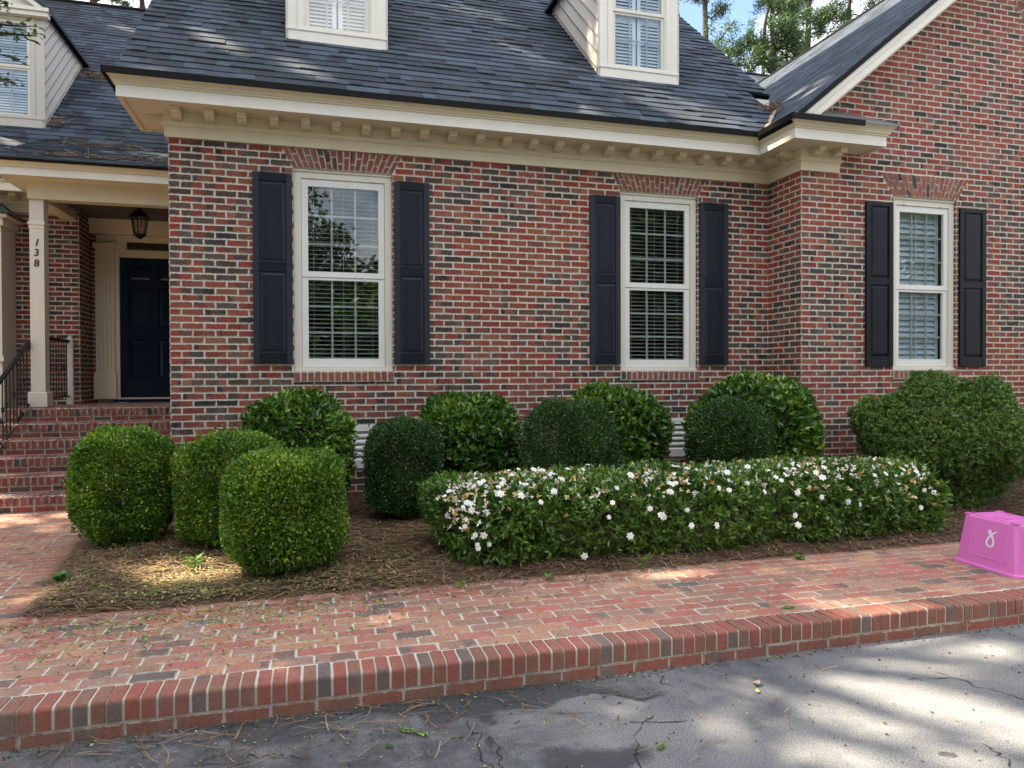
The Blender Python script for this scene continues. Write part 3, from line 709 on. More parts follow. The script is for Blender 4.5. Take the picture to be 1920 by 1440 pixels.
# wing roof
cw_ = 1/math.hypot(1, RS)
WE = 4.82; zw = lambda x: RZ+RS*(x-RX)
shingles('roof', (WE, 16.0, zw(WE)), (0, -1, 0), (cw_, 0, RS*cw_), (PEAK-WE)/cw_, lambda v: (0, 16.0-6.40), seed=5, thk=.30, label='charcoal shingle roof of the brick wing')
slab([(WE, 6.41, zw(WE)), (WE, 16, zw(WE)), (PEAK, 16, zw(PEAK)), (PEAK, 6.41, zw(PEAK))], .05)
slab([(PEAK, 6.41, zw(PEAK)), (PEAK, 16, zw(PEAK)), (13.6, 16, zw(WE)), (13.6, 6.41, zw(WE))], .05, M['shingle'], 'roof')
mb = MB(); mb.tube([(PEAK, 6.4, zw(PEAK)+.01), (PEAK, 16, zw(PEAK)+.01)], .035, 6); part(mb, 'ridge_cap', M['dark_metal'])
mb = MB()
def rake(mb, y0, y1, top, bot, m=0, xs=RX):
    for s in (1, -1):
        X = lambda x: x if s > 0 else 2*PEAK-x
        P = [(X(x), y, rake_z(x)+d) for x, d in ((xs, top), (PEAK, top), (PEAK, bot), (xs+max(0, (.0)), bot)) for y in (y0, y1)]
        mb.idx(P, [(0, 2, 4, 6), (1, 7, 5, 3), (0, 1, 3, 2), (6, 4, 5, 7), (0, 6, 7, 1), (2, 3, 5, 4)], m)
rake(mb, 6.425, 6.45, -.055, -.125, 0, 4.99); rake(mb, 6.440, 6.47, -.126, -.225, 0, 5.1); rake(mb, 6.47, 6.70, -.20, -.224, 0, 5.1); rake(mb, 6.70, 6.765, -.215, -.305, 1, 5.2)
part(mb, 'rake_board', [M['fascia'], M['cream']], label='white rake board of the brick gable')
mb = MB(); rake(mb, 6.395, 6.43, .005, -.052, 0, 4.86); part(mb, 'drip_edge', M['dark_metal'])
# main body roof, far behind
YE2, ZE2, YR2 = 11.08, 4.30, 16.45
zr2 = lambda y: ZE2+SL*(y-YE2)
shingles('roof', (-9, YE2, ZE2), (1, 0, 0), (0, cosm, SL*cosm), (YR2-YE2)/cosm, lambda v: (0, 7.8), seed=8, label='charcoal shingle roof above the porch')
shingles('roof', (5.7, YE2, ZE2), (1, 0, 0), (0, cosm, SL*cosm), (17.1-YE2)/cosm, lambda v: (0, 8.5), seed=9)
slab([(-9, YE2, ZE2), (15, YE2, ZE2), (15, YR2, zr2(YR2)), (-9, YR2, zr2(YR2))], .05)
slab([(-9, YR2, zr2(YR2)), (15, YR2, zr2(YR2)), (15, 22, ZE2), (-9, 22, ZE2)], .05, M['shingle'], 'roof')
slab([(5.7, 17.1, zr2(17.1)), (15, 17.1, zr2(17.1)), (15, 22, ZE2), (5.7, 22, ZE2)], .05, M['shingle'], 'roof')
mb = MB(); mb.tube([(5.7, 17.1, zr2(17.1)+.01), (15, 17.1, zr2(17.1)+.01)], .05, 6); part(mb, 'ridge_cap', M['dark_metal'])
mb = MB(); mb.tube([(-9, YR2, zr2(YR2)+.01), (5.6, YR2, zr2(YR2)+.01)], .05, 6); part(mb, 'ridge_cap', M['dark_metal'])
# dormers
def dormer(x0, x1, yf, zb, ze, pediment, full, label):
    mb = MB(); cx = (x0+x1)/2
    frame(mb, x0, x1, zb-.05, ze, .17, .17, .20, .16, yf, yf+.06)
    mb.box(x0-.012, x1+.012, yf-.022, yf-.001, zb+.13, zb+.155); mb.box(x0, x1, yf-.012, yf-.001, zb-.02, zb+.13)
    frame(mb, x0+.10, x1-.10, zb+.156, ze-.10, .05, .05, .02, .05, yf-.014, yf-.001)
    d = part(mb, 'dormer', M['siding'] if pediment else M['fascia'], label=label)
    a, b, lo, hi = x0+.171, x1-.171, zb+.151, ze-.161; mid = (lo+hi)/2+.04
    s = MB(); frame(s, a, b, mid-.02, hi, .035, .035, .04, .04, yf+.006, yf+.04); frame(s, a, b, lo, mid-.021, .035, .035, .05, .025, yf+.02, yf+.05); part(s, 'sash', M['trim'], d)
    s = MB(); s.face([(a+.03, yf+.022, lo+.04), (b-.03, yf+.022, lo+.04), (b-.03, yf+.022, hi-.03), (a+.03, yf+.022, hi-.03)]); part(s, 'glass', M['glass'], d)
    s = MB(); n = 3 if not pediment else 4
    for k in range(1, n): xx = a+(b-a)*k/n; s.box(xx-.009, xx+.009, yf+.0265, yf+.040, lo+.04, hi-.03)
    for q in (.27, .74): zz = lo+(hi-lo)*q; s.box(a+.03, b-.03, yf+.0265, yf+.0395, zz-.009, zz+.009)
    part(s, 'muntin', M['muntin'], d)
    s = MB()
    for lo2, hi2, X0, X1 in ((lo, (lo+hi)/2, a, cx-.01), (lo, (lo+hi)/2, cx+.01, b), ((lo+hi)/2+.01, hi, a, cx-.01), ((lo+hi)/2+.01, hi, cx+.01, b)):
        frame(s, X0, X1, lo2, hi2, .045, .045, .05, .05, yf+.075, yf+.095); z = lo2+.05
        while z < hi2-.06:
            s.obox((X0+.045, yf+.068, z), (X1-X0-.09, 0, 0), (0, .028, .036), (0, -.003, .004)); z += .040
    part(s, 'louvered_shutter', M['louver'], d)
    s = MB(); s.box(x0+.02, x1-.02, yf+.13, yf+.8, zb+.1, ze-.02); part(s, 'interior', M['interior'], d)
    for x, sg in ((x0, -1), (x1, 1)):                              # cheeks clad in boards laid parallel to the roof slope
        s = MB(); dv = -.1; top = ze; zroof = lambda y: zb+SL*(y-yf)
        while dv < ze-zb:
            e0, e1 = dv, min(dv+.190, ze-zb); y0, y1 = yf+(ze-zb-e0)/SL, yf+(ze-zb-e1)/SL
            o0, o1 = x+sg*.036, x+sg*.012
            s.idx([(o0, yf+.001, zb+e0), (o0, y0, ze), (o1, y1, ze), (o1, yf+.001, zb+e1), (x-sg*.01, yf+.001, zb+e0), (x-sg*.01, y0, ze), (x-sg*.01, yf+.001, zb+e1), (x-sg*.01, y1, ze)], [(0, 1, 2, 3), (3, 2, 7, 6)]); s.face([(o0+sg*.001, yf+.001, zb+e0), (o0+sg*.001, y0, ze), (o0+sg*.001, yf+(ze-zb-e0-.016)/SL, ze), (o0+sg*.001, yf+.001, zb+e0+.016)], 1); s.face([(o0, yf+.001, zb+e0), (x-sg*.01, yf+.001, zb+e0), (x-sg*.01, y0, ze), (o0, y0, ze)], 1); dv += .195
        s.box(min(x, x+sg*.026), max(x, x+sg*.026), yf+.002, yf+.05, zb-.05, ze)
        s.obox((x, yf+.06, ze-.10), (sg*.028, 0, 0), (0, (ze-zb)/SL-.1, 0), (0, 0, .10))
        part(s, 'cheek', [M['siding'], M['joint_shadow']], d)
    ov = .13; rs = .75; half = (x1-x0)/2+ov; zrid = ze+.02+half*rs; yb = yf+(zrid-zb)/SL+.3; yfr = yf-.12
    s = MB(); N_ = lambda z: z
    for sg in (-1, 1):
        E = cx+sg*half
        s.idx([(E, yfr, ze+.02), (cx, yfr, zrid), (cx, yb, zrid), (E, yb, ze+.02), (E, yfr, ze-.03), (cx, yfr, zrid-.05), (cx, yb, zrid-.05), (E, yb, ze-.03)], [(0, 1, 2, 3), (4, 7, 6, 5), (0, 3, 7, 4), (0, 4, 5, 1)])
    part(s, 'dormer_roof', M['shingle'], d)
    s = MB(); s.idx([(x0, yf+.02, ze-.001), (x1, yf+.02, ze-.001), (cx, yf+.02, zrid-.1)], [(0, 1, 2)])
    if pediment:
        s.box(x0-.10, x1+.10, yf-.10, yf+.01, ze-.10, ze-.035); s.box(x0-.125, x1+.125, yf-.13, yf+.01, ze-.034, ze+.018)
    for sg in (-1, 1):
        E = cx+sg*half; s.idx([(E, yfr+.012, ze-.032), (cx, yfr+.012, zrid-.052), (cx, yfr+.012, zrid-.15), (E-sg*.1, yfr+.012, ze-.032), (E, yf, ze-.032), (cx, yf, zrid-.052), (cx, yf, zrid-.15), (E-sg*.1, yf, ze-.032)], [(0, 1, 2, 3), (3, 2, 6, 7)])
    part(s, 'pediment', M['fascia'], d)
dormer(-.245, .766, 7.86, 5.105, 6.72, False, True, 'dormer nearest the left end of the front roof')
dormer(3.280, 4.295, 7.86, 5.105, 6.72, False, True, 'dormer with sunlit side near the right end of the front roof')
dormer(-5.20, -3.90, 12.18, 5.31, 7.05, True, True, 'pedimented dormer above the porch')

# ------------------------------------------------------------------ porch and left part
MATS_P = [M['mortar'], M['brick_dim'], M['brick_arch']]
mb = MB()
slab_with_holes(mb, (0, 11.5, 0), (1, 0, 0), (0, 0, 1), (0, -1, 0), -9, -3.25, .05, 4.2, [(-5.4, -4.4, 1.9, 3.5)])
bond(mb, (0, 11.5, 0), (1, 0, 0), (0, 0, 1), (0, -1, 0), -5.6, -3.25, .2, 4.0, [rect_hole(-5.4, -4.4, 1.9, 3.5)], zph=.03, phase=-3.25)
slab_with_holes(mb, (-3.25, 0, 0), (0, 1, 0), (0, 0, 1), (1, 0, 0), 11.5, 12.1, .9, 4.2, [])
bond(mb, (-3.25, 0, 0), (0, 1, 0), (0, 0, 1), (1, 0, 0), 11.5, 12.1, 1.19, 4.0, zph=.03, phase=11.5)
slab_with_holes(mb, (0, 12.1, 0), (1, 0, 0), (0, 0, 1), (0, -1, 0), -3.25, XL, .9, 4.2, [(-2.93, -1.88, 1.0, 4.0)])
bond(mb, (0, 12.1, 0), (1, 0, 0), (0, 0, 1), (0, -1, 0), -3.25, -3.185, 1.19, 4.0, zph=.03, phase=-3.25); bond(mb, (0, 12.1, 0), (1, 0, 0), (0, 0, 1), (0, -1, 0), -1.6, XL, 1.19, 4.0, zph=.03)
part(mb, 'wall', MATS_P, label='shaded brick wall at the back of the porch')
mb = MB()                                                        # door surround
for xa, xb in ((-3.185, -2.925), (-1.885, -1.625)):
    mb.box(xa, xb, 12.02, 12.099, 1.255, 3.62, 0, .004); mb.box(xa-.02, xb+.02, 11.99, 12.019, 1.25, 1.66, 0, .006); mb.box(xa-.02, xb+.02, 11.99, 12.019, 3.54, 3.62, 0, .006)
    for k in range(4): mb.box(xa+.035+k*.052, xa+.055+k*.052, 12.008, 12.0195, 1.70, 3.50)
part(mb, 'pilaster', M['cream'])
mb = MB(); frame(mb, -2.923, -1.887, 1.25, 3.74, .062, .062, .02, .06, 12.04, 12.12); mb.box(-2.861, -1.949, 12.04, 12.12, 3.415, 3.50)
frame(mb, -2.861, -1.949, 3.50, 3.68, .10, .10, .03, .03, 12.055, 12.10); part(mb, 'door_frame', M['cream'])
mb = MB(); mb.face([(-2.78, 12.075, 3.52), (-2.03, 12.075, 3.52), (-2.03, 12.075, 3.66), (-2.78, 12.075, 3.66)]); part(mb, 'transom', M['glass']); mb = MB(); mb.box(-2.8, -2.0, 12.13, 12.2, 3.5, 3.68); part(mb, 'interior', M['interior']); 
mb = MB(); mb.box(-3.24, XL-.01, 11.96, 12.095, 3.742, 3.86); mb.box(-3.24, XL-.01, 11.90, 12.095, 3.861, 3.96); part(mb, 'entablature', M['cream'])
mb = MB(); dx0, dx1, y = -2.859, -1.951, 12.075
xs = [dx0, -2.747, -2.42, -2.33, -2.003, dx1]; zs = [1.262, 1.555, 2.17, 2.35, 2.96, 3.06, 3.28, 3.413]
for i in range(5):
    for j in range(7):
        pan = i in (1, 3) and j in (1, 3, 5)
        if not pan: mb.box(xs[i], xs[i+1], y, y+.04, zs[j], zs[j+1])
        else:
            A = lambda d, yy: [(xs[i]+d, yy, zs[j]+d), (xs[i+1]-d, yy, zs[j]+d), (xs[i+1]-d, yy, zs[j+1]-d), (xs[i]+d, yy, zs[j+1]-d)]
            r_ = [A(0, y), A(.012, y+.018), A(.025, y+.018), A(.055, y+.006)]
            mb.idx([q for r in r_ for q in r], [(4*k+q, 4*k+(q+1) % 4, 4*k+4+(q+1) % 4, 4*k+4+q) for k in range(3) for q in range(4)]+[(12, 13, 14, 15)])
dr = part(mb, 'door', M['door'], label='navy six-panel front door')
mb = MB(); mb.tube([(-2.02, y-.05, 2.26), (-2.02, y, 2.26)], [.03, .012], 10); part(mb, 'handle', plain('brass', (.35, .24, .09), .3, .1, .5, 1), dr)
mb = MB(); mb.box(-2.93, -1.88, 11.94, 12.12, 1.20, 1.249); part(mb, 'threshold', M['door'])
# beam, fascia and roof of the porch
mb = MB(); bp = [(-3.46, 11.49), (-3.46, 10.22), (XL-.004, 10.22)]
sweep(mb, bp, [(0, 3.83), (0, 4.052), (.25, 4.052), (.25, 4.050)], 0); sweep(mb, bp, [(.25, 4.050), (.25, 4.145)], 1); sweep(mb, bp, [(.25, 4.145), (.265, 4.150), (.268, 4.165), (.30, 4.195), (.318, 4.222), (0, 4.225)], 0)
sweep(mb, bp, [(-.18, 3.97), (-.18, 3.83), (0, 3.83)], 0); part(mb, 'porch_beam', [M['cream'], M['fascia']])
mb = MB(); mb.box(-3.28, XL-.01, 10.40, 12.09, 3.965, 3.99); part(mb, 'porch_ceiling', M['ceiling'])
SP = .415; yp0, zp0 = 9.885, 4.236; cp = 1/math.hypot(1, SP)
shingles('porch_roof', (-3.80, yp0, zp0), (1, 0, 0), (0, cp, SP*cp), (11.98-yp0)/cp, lambda v: (0, 2.46), seed=21, label='low shingle roof over the porch')
slab([(-3.80, yp0, zp0), (XL, yp0, zp0), (XL, 12, zp0+SP*(12-yp0)), (-3.80, 12, zp0+SP*(12-yp0))], .035)
mb = MB(); mb.face([(-3.78, 9.92, 4.215), (-3.78, 11.4, 4.215), (-3.78, 11.9, zp0+SP*2-.05), (-3.78, 9.92, 4.225)]); part(mb, 'gable_siding', M['siding'])
cornice([(-9, 11.5), (-3.46, 11.5)], .045)
lc = part(MB_ := MB(), 'cornice', M['cream']) if False else co
for k in range(4): modillion((-3.72-.29*k, 11.5-.043, .045), (0, -1, 0), co)
# column with the street number
mb = MB(); ck = (-3.372, 10.338)
mb.box(ck[0]-.08, ck[0]+.08, ck[1]-.08, ck[1]+.08, 1.40, 3.829, 0, .006)
cl = part(mb, 'porch_column', M['trim'], label='square white porch column with the number 138')
s = MB(); s.box(ck[0]-.108, ck[0]+.108, ck[1]-.108, ck[1]+.108, 1.198, 1.40, 0, .012); part(s, 'column_base', M['trim'], cl)
s = MB(); s.box(ck[0]-.094, ck[0]+.094, ck[1]-.094, ck[1]+.094, 3.50, 3.555, 0, .012); s.box(ck[0]-.086, ck[0]+.086, ck[1]-.086, ck[1]+.086, 3.46, 3.50, 0, .005); part(s, 'column_capital', M['trim'], cl)
for ch, z in (('1', 3.245), ('3', 3.117), ('8', 2.985)):
    cu = bpy.data.curves.new('numeral', 'FONT'); cu.body = ch; cu.size = .125; cu.align_x = 'CENTER'; cu.extrude = .003; cu.shear = .25 if ch == '1' else .1; cu.offset = .0012
    to = bpy.data.objects.new('numeral_text', cu); C.objects.link(to); bpy.context.view_layer.update()
    me = bpy.data.meshes.new_from_object(to.evaluated_get(bpy.context.evaluated_depsgraph_get())); bpy.data.objects.remove(to)
    me.materials.clear(); me.materials.append(M['digit'])
    o = link('numeral', me, cl); o.rotation_euler = (math.pi/2, 0, 0); o.location = (ck[0]-.005, ck[1]-.084, z)
# porch floor and steps
SY, SZ, ST, SH = 8.5, .165, .31, .172
SX0, SX1 = -3.66, XL-.004
def steps():
    mb = MB(); k = 6
    for i in range(k):
        y, z = SY+ST*i, SZ+SH*(i+1); yb = 12.1 if i == k-1 else SY+ST*(i+1)+.05
        mb.box(SX0, SX1, y+.006, yb, SZ-.1 if i == 0 else z-SH-.02, z-.004, 0)
        n = int((SX1-SX0)/.0677); p = (SX1-SX0)/n
        for q in range(n):
            x0, x1 = SX0+p*q+.005, SX0+p*(q+1)-.005
            brick(mb, [V(x0, y, z-.100), V(x1, y, z-.100), V(x1, y, z-.006), V(x0, y, z-.006)], (0, -1, 0), m=1, h=.008, ch=.006)
            brick(mb, [V(x0, y+.0, z-.004), V(x1, y+.0, z-.004), V(x1, y+.19, z-.004), V(x0, y+.19, z-.004)], (0, 0, 1), m=1, h=.004)
        bond(mb, (0, y+.008, 0), (1, 0, 0), (0, 0, 1), (0, -1, 0), SX0, SX1, z-.172, z-.107, bh=.067, zph=z-.174, m=1, phase=.07*i)
        if i < k-1: bond(mb, (0, 0, z-.004), (1, 0, 0), (0, 1, 0), (0, 0, 1), SX0, SX1, y+.20, y+.31, bh=.1, zph=y+.2, m=1, h=.004)
        else: bond(mb, (0, 0, z-.004), (1, 0, 0), (0, 1, 0), (0, 0, 1), SX0, SX1, y+.20, 12.05, bh=.1, zph=y+.2, m=1, h=.004)
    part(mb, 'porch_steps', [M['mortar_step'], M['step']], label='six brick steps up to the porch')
steps()
# bay window at the left edge
mb = MB()
mb.box(-6.2, -4.04, 11.02, 11.49, .15, 1.86); frame(mb, -6.2, -4.04, 1.861, 3.62, .13, .13, .06, .10, 11.02, 11.49); mb.box(-6.24, -4.00, 10.97, 11.49, 3.621, 3.72); mb.box(-6.3, -3.94, 10.92, 11.49, 3.721, 3.765); mb.box(-6.24, -4.01, 10.98, 11.019, 1.80, 1.87)
for q in range(3): mb.box(-6.1+.74*q, -5.5+.74*q, 11.005, 11.019, .75, 1.6, 0, .006)
bay = part(mb, 'bay_window', M['trim'], label='white bay window beside the porch')
s = MB(); frame(s, -6.06, -4.18, 1.925, 3.515, .05, .05, .06, .05, 11.05, 11.10); s.box(-6.01, -4.23, 11.052, 11.098, 2.68, 2.73)
for xx in (-4.5, -4.78, -5.06): s.box(xx-.012, xx+.012, 11.07, 11.09, 1.98, 3.46)
part(s, 'sash', M['white'], bay)
s = MB(); s.face([(-6.02, 11.062, 1.97), (-4.2, 11.062, 1.97), (-4.2, 11.062, 3.47), (-6.02, 11.062, 3.47)]); part(s, 'glass', M['glass'], bay)
s = MB(); s.box(-6.05, -4.2, 11.15, 11.4, 1.93, 3.50); part(s, 'interior', M['interior'], bay)
s = MB(); s.idx([(-6.34, 10.88, 3.77), (-3.90, 10.88, 3.77), (-4.2, 11.49, 4.02), (-6.0, 11.49, 4.02), (-3.90, 11.49, 3.77), (-6.34, 11.49, 3.77)], [(0, 1, 2, 3), (1, 4, 2), (0, 3, 5), (0, 5, 4, 1)]); part(s, 'bay_roof', M['shingle_green'], bay)

# ------------------------------------------------------------------ lantern and railings
def lantern():
    cx, cy = -2.33, 10.9; L = thing('porch_lantern', 'black iron lantern hanging from the porch ceiling before the door', 'lantern', (cx, cy, 3.5))
    hexr = lambda r, z, k0=0: [(cx+r*math.cos(math.pi/3*k+.5), cy+r*math.sin(math.pi/3*k+.5), z) for k in range(6)]
    mb = MB(); rings = [hexr(.128, 3.80), hexr(.135, 3.795), hexr(.10, 3.845), hexr(.05, 3.895), hexr(.022, 3.905), hexr(.016, 3.935)]
    mb.idx([p for r in rings for p in r], [(6*k+j, 6*k+(j+1) % 6, 6*k+6+(j+1) % 6, 6*k+6+j) for k in range(5) for j in range(6)]+[tuple(range(5, -1, -1)), tuple(range(30, 36))]); local(mb.build('lantern_cap', M['iron'], L))
    mb = MB(); a, b = hexr(.112, 3.795), hexr(.075, 3.56)
    for k in range(6): mb.tube([a[k], b[k]], .008, 5)
    for r_, z in ((.08, 3.555), (.05, 3.53), (.02, 3.51)):
        mb.tube([(cx, cy, z-.012), (cx, cy, z+.012)], r_, 6)
    local(mb.build('lantern_frame', M['iron'], L))
    mb = MB()
    for k in range(6): mb.face([b[k], b[(k+1) % 6], a[(k+1) % 6], a[k]])
    local(mb.build('glass_pane', M['lamp_glass'], L))
    mb = MB()
    for k in range(3): x, y_ = cx+.025*math.cos(2.1*k), cy+.025*math.sin(2.1*k); mb.tube([(x, y_, 3.57), (x, y_, 3.67)], .008, 6)
    local(mb.build('candle', M['muntin'], L))
    mb = MB()
    for k in range(2):
        z = 3.935+.016*k; a_ = k % 2
        mb.tube([(cx+.010*math.cos(t)*(1-a_), cy+.010*math.cos(t)*a_, z+.011+.014*math.sin(t)) for t in np.linspace(0, 2*math.pi, 9)], .003, 4, 0, False)
    local(mb.build('chain', M['iron'], L))
lantern()
def railing(name, label, top0, top1, bot0, bot1, n, loc, posts):
    R = thing(name, label, 'railing', loc)
    A, B, a, b = map(lambda p: V(*p), (top0, top1, bot0, bot1))
    mb = MB(); d = unit(B-A); s = unit(np.cross(d, V(0, 0, 1))); up = np.cross(s, d)
    mb.obox(A-s*.022-up*.006, s*.044, B-A, up*.020); mb.obox(A-s*.014-up*.026, s*.028, B-A, up*.020)
    mb.obox(A-s*.02-V(0, 0, .07), s*.04, d*.03, V(0, 0, .07)); local(mb.build('handrail', M['iron'], R))
    mb = MB(); mb.obox(a-s*.014, s*.028, b-a, up*.02); mb.obox(a-s*.02-V(0, 0, 0.0), s*.04, d*.02, V(0, 0, .09)); local(mb.build('bottom_rail', M['iron'], R))
    for i in range(n):
        t = (i+.7)/(n+.4); p, q = a+(b-a)*t, A+(B-A)*t; mb = MB()
        mb.tube([p, q-V(0, 0, .01)], .0075, 4)
        if i % 3 == 1 or i % 4 == 2:
            m_ = p+(q-p)*.52; mb.tube([m_-V(0, 0, .035), m_-V(0, 0, .015), m_, m_+V(0, 0, .015), m_+V(0, 0, .035)], [.008, .018, .012, .018, .008], 8)
        local(mb.build('baluster', M['iron'], R))
    for p in posts:
        mb = MB(); mb.tube([p, V(*p)+V(0, 0, 1.0)], .014, 4); local(mb.build('post', M['iron'], R))
railing('iron_railing', 'black iron stair railing sloping down from the porch column', (-3.47, 10.255, 2.02), (-3.47, 8.45, 1.02), (-3.47, 10.255, 1.245), (-3.47, 8.45, .25), 17, (-3.47, 9.4, .3), [(-3.47, 8.45, .16)])
railing('iron_railing', 'short black iron railing between porch column and white half post', (-3.375, 10.42, 2.10), (-3.375, 11.42, 2.10), (-3.375, 10.42, 1.305), (-3.375, 11.42, 1.305), 9, (-3.375, 10.9, 1.2), [])
mb = MB(); mb.box(-3.405, -3.32, 11.425, 11.488, 1.198, 2.12)
mb.idx([(-3.405, 11.425, 2.12), (-3.32, 11.425, 2.12), (-3.3625, 11.425, 2.185), (-3.405, 11.488, 2.12), (-3.32, 11.488, 2.12), (-3.3625, 11.488, 2.185)], [(0, 1, 2), (5, 4, 3), (1, 4, 5, 2), (0, 2, 5, 3)])
part(mb, 'half_post', M['trim'], label='pointed white half post on the porch wall')

# ------------------------------------------------------------------ ground, driveway, kerb, walkway, bed
def struct(mb, name, mats): return tag(mb.build(name, mats), None, None, None, 'structure')
mb = MB(); mb.face([(-400, -400, -.03), (400, -400, -.03), (400, 400, -.03), (-400, 400, -.03)]); struct(mb, 'ground', M['ground'])
mb = MB(); mb.face([(-14, -9, 0), (22, -9, 0), (22, 3.47, 0), (-14, 3.47, 0)])
def crack(px):
    P = [at_z(x, y, .0035) for x, y in px]; pts = [P[0]]
    for a, b in zip(P, P[1:]):
        n = max(3, int(np.linalg.norm(b-a)/.035))
        for i in range(1, n+1): pts.append(a+(b-a)*i/n+V(random.gauss(0, .016), random.gauss(0, .016), 0)*(i < n))
    Lw = [random.uniform(.0008, .0038) for _ in pts]; Lw[0] = Lw[-1] = .0005
    for i in range(len(pts)-1):
        d = unit(pts[i+1]-pts[i]); s = V(-d[1], d[0], 0)
        mb.face([pts[i]-s*Lw[i], pts[i+1]-s*Lw[i+1], pts[i+1]+s*Lw[i+1], pts[i]+s*Lw[i]], 1)
for c in ([(875, 1345), (884, 1370), (900, 1384), (898, 1402), (912, 1430), (930, 1450)], [(1225, 1340), (1202, 1362), (1192, 1387), (1196, 1415), (1188, 1450)], [(1180, 1352), (1240, 1354), (1290, 1350)], [(1745, 1258), (1800, 1273), (1850, 1290), (1920, 1312), (1990, 1335)], [(1836, 1391), (1862, 1404), (1877, 1412), (1893, 1432), (1910, 1455)], [(1228, 1262), (1240, 1275), (1262, 1290)], [(925, 1378), (938, 1400), (936, 1425), (950, 1450)], [(1700, 1275), (1757, 1272), (1800, 1273)], [(780, 1235+80), (800, 1322), (842, 1325)], [(430, 1430), (500, 1415), (580, 1420)]): crack(c)
struct(mb, 'driveway', [M['asphalt'], M['crack']])
ZWK = .165
def kerb():
    mb = MB(); x0, x1 = -9.0, 12.0; yf, yb = 3.437, 3.595; r = .019
    n = int((x1-x0)/.0682)
    arc = [(yf, .066)]+[(yf+r-r*math.cos(t), ZWK-r+r*math.sin(t)) for t in np.linspace(0, math.pi/2, 5)]+[(yb-.006, ZWK+.001)]
    core = [(yf+.010, -.02), (yf+.010, .062), (yf+.0045, .066)]+[(yf+.0045+r-r*math.cos(t), ZWK-.0045-r+r*math.sin(t)) for t in np.linspace(0, math.pi/2, 5)]+[(yb+.02, ZWK-.0045), (yb+.02, -.02)]
    for (ya, za), (y2, z2) in zip(core, core[1:]): mb.face([(x0, ya, za), (x1, ya, za), (x1, y2, z2), (x0, y2, z2)], 0)
    for i in range(n):
        xa, xb = x0+.0682*i+.0055, x0+.0682*(i+1)-.0055; dy, dz = random.uniform(-.004, .0015), random.uniform(-.0012, .003); k = len(arc); w = random.uniform(-.003, .003)
        L = [(xa+w, y+dy, z+dz) for y, z in arc]+[(xa+w, yb-.006, .066)]; R = [(xb+w, y+dy, z+dz) for y, z in arc]+[(xb+w, yb-.006, .066)]
        vv = np.linspace(0, 1, k); uv = [(0.02, t) for t in vv]+[(0, .5)]+[(.98, t) for t in vv]+[(1, .5)]
        # u runs along the brick's length so that the flashed end falls on the nose
        uv = [(.12+.76*t, .25) for t in vv]+[(.5, .25)]+[(.12+.76*t, .75) for t in vv]+[(.5, .75)]
        q = k+1
        mb.idx(L+R, [(j, q+j, q+j+1, j+1) for j in range(k-1)]+[tuple(range(q)), tuple(range(2*q-1, q-1, -1))], 1, uv)
    bond(mb, (0, yf+.012, 0), (1, 0, 0), (0, 0, 1), (0, -1, 0), x0, x1, -.01, .060, bh=.072, zph=-.012, h=.010, m=1)
    struct(mb, 'kerb', [M['mortar_walk'], M['kerb']])
kerb()
def bed_left(y):
    pts = [(4.77, -1.66), (5.32, -1.74), (6.03, -1.83), (7.0, -1.97), (8.5, -2.05)]
    return float(np.interp(y, [p[0] for p in pts], [p[1] for p in pts]))
def walkway():
    mb = MB()
    mb.box(-9, 12, 3.60, 4.80, 0, ZWK-.004, 0); mb.box(-9, -1.5, 4.80, 8.52, 0, ZWK-.004, 0)
    def row(u0, u1, ya, yb, ph, L=.2080):
        k = math.floor((u0-ph)/L)
        while ph+k*L < u1:
            a, b = max(u0, ph+k*L+.005), min(u1, ph+(k+1)*L-.005)
            if b-a > .02:
                dz = random.uniform(-.0008, .0022); P = [V(a, ya, ZWK+dz), V(b, ya, ZWK+dz+random.uniform(-.0006, .0012)), V(b, yb, ZWK+dz+random.uniform(-.0006, .0012)), V(a, yb, ZWK+dz)]
                brick(mb, P, (0, 0, 1), h=.0005, back=-.03, ch=.004, jit=.0025)
            k += 1
    n = 10; p = (4.655-3.605)/n
    for j in range(n): row(-9, 12, 3.605+p*j+.0045, 3.605+p*(j+1)-.0045, .104*(j % 2)+random.uniform(-.012, .012))
    row(-1.85, 12, 4.66, 4.775, .02, .106)                         # border of headers along the bed
    y = 4.665; j = 0
    while y < 8.48:
        xe = bed_left(y+.05)-.225
        row(-9, xe, y+.0045, y+.1005, .104*(j % 2)+random.uniform(-.012, .012)); row(xe+.008, xe+.225, y+.0045, y+.1005, xe, .216); y += .105; j += 1
    struct(mb, 'brick_walkway', [M['mortar_walk'], M['paver']])
walkway()
_ph = rng.uniform(0, 6.28, (14, 3)); _fr = np.concatenate([rng.uniform(1, 4, 5), rng.uniform(5, 14, 9)]); _dr = rng.uniform(0, 6.28, 14)
def sn(x, y): return sum(np.sin(_fr[i]*(x*math.cos(_dr[i])+y*math.sin(_dr[i]))+_ph[i, 0])/(1+_fr[i]*.5) for i in range(14))
def bed_z(x, y, rough=True):
    x = np.asarray(x, float); y = np.asarray(y, float)
    t = np.clip((y-4.72)/2.6, 0, 1.1); s = np.clip((x+1.9)/.5, 0, 1)
    e = np.clip((y-4.70)/.10, 0, 1)*np.clip((x-np.interp(y, [4.77, 5.32, 6.03, 7, 8.5], [-1.66, -1.74, -1.83, -1.97, -2.05])+.05)/.14, 0, 1)
    return ZWK-.02+e*.065+t*(.12+.055*np.clip(x, -1, 6))*s+(.012*sn(x, y)*e if rough else 0)
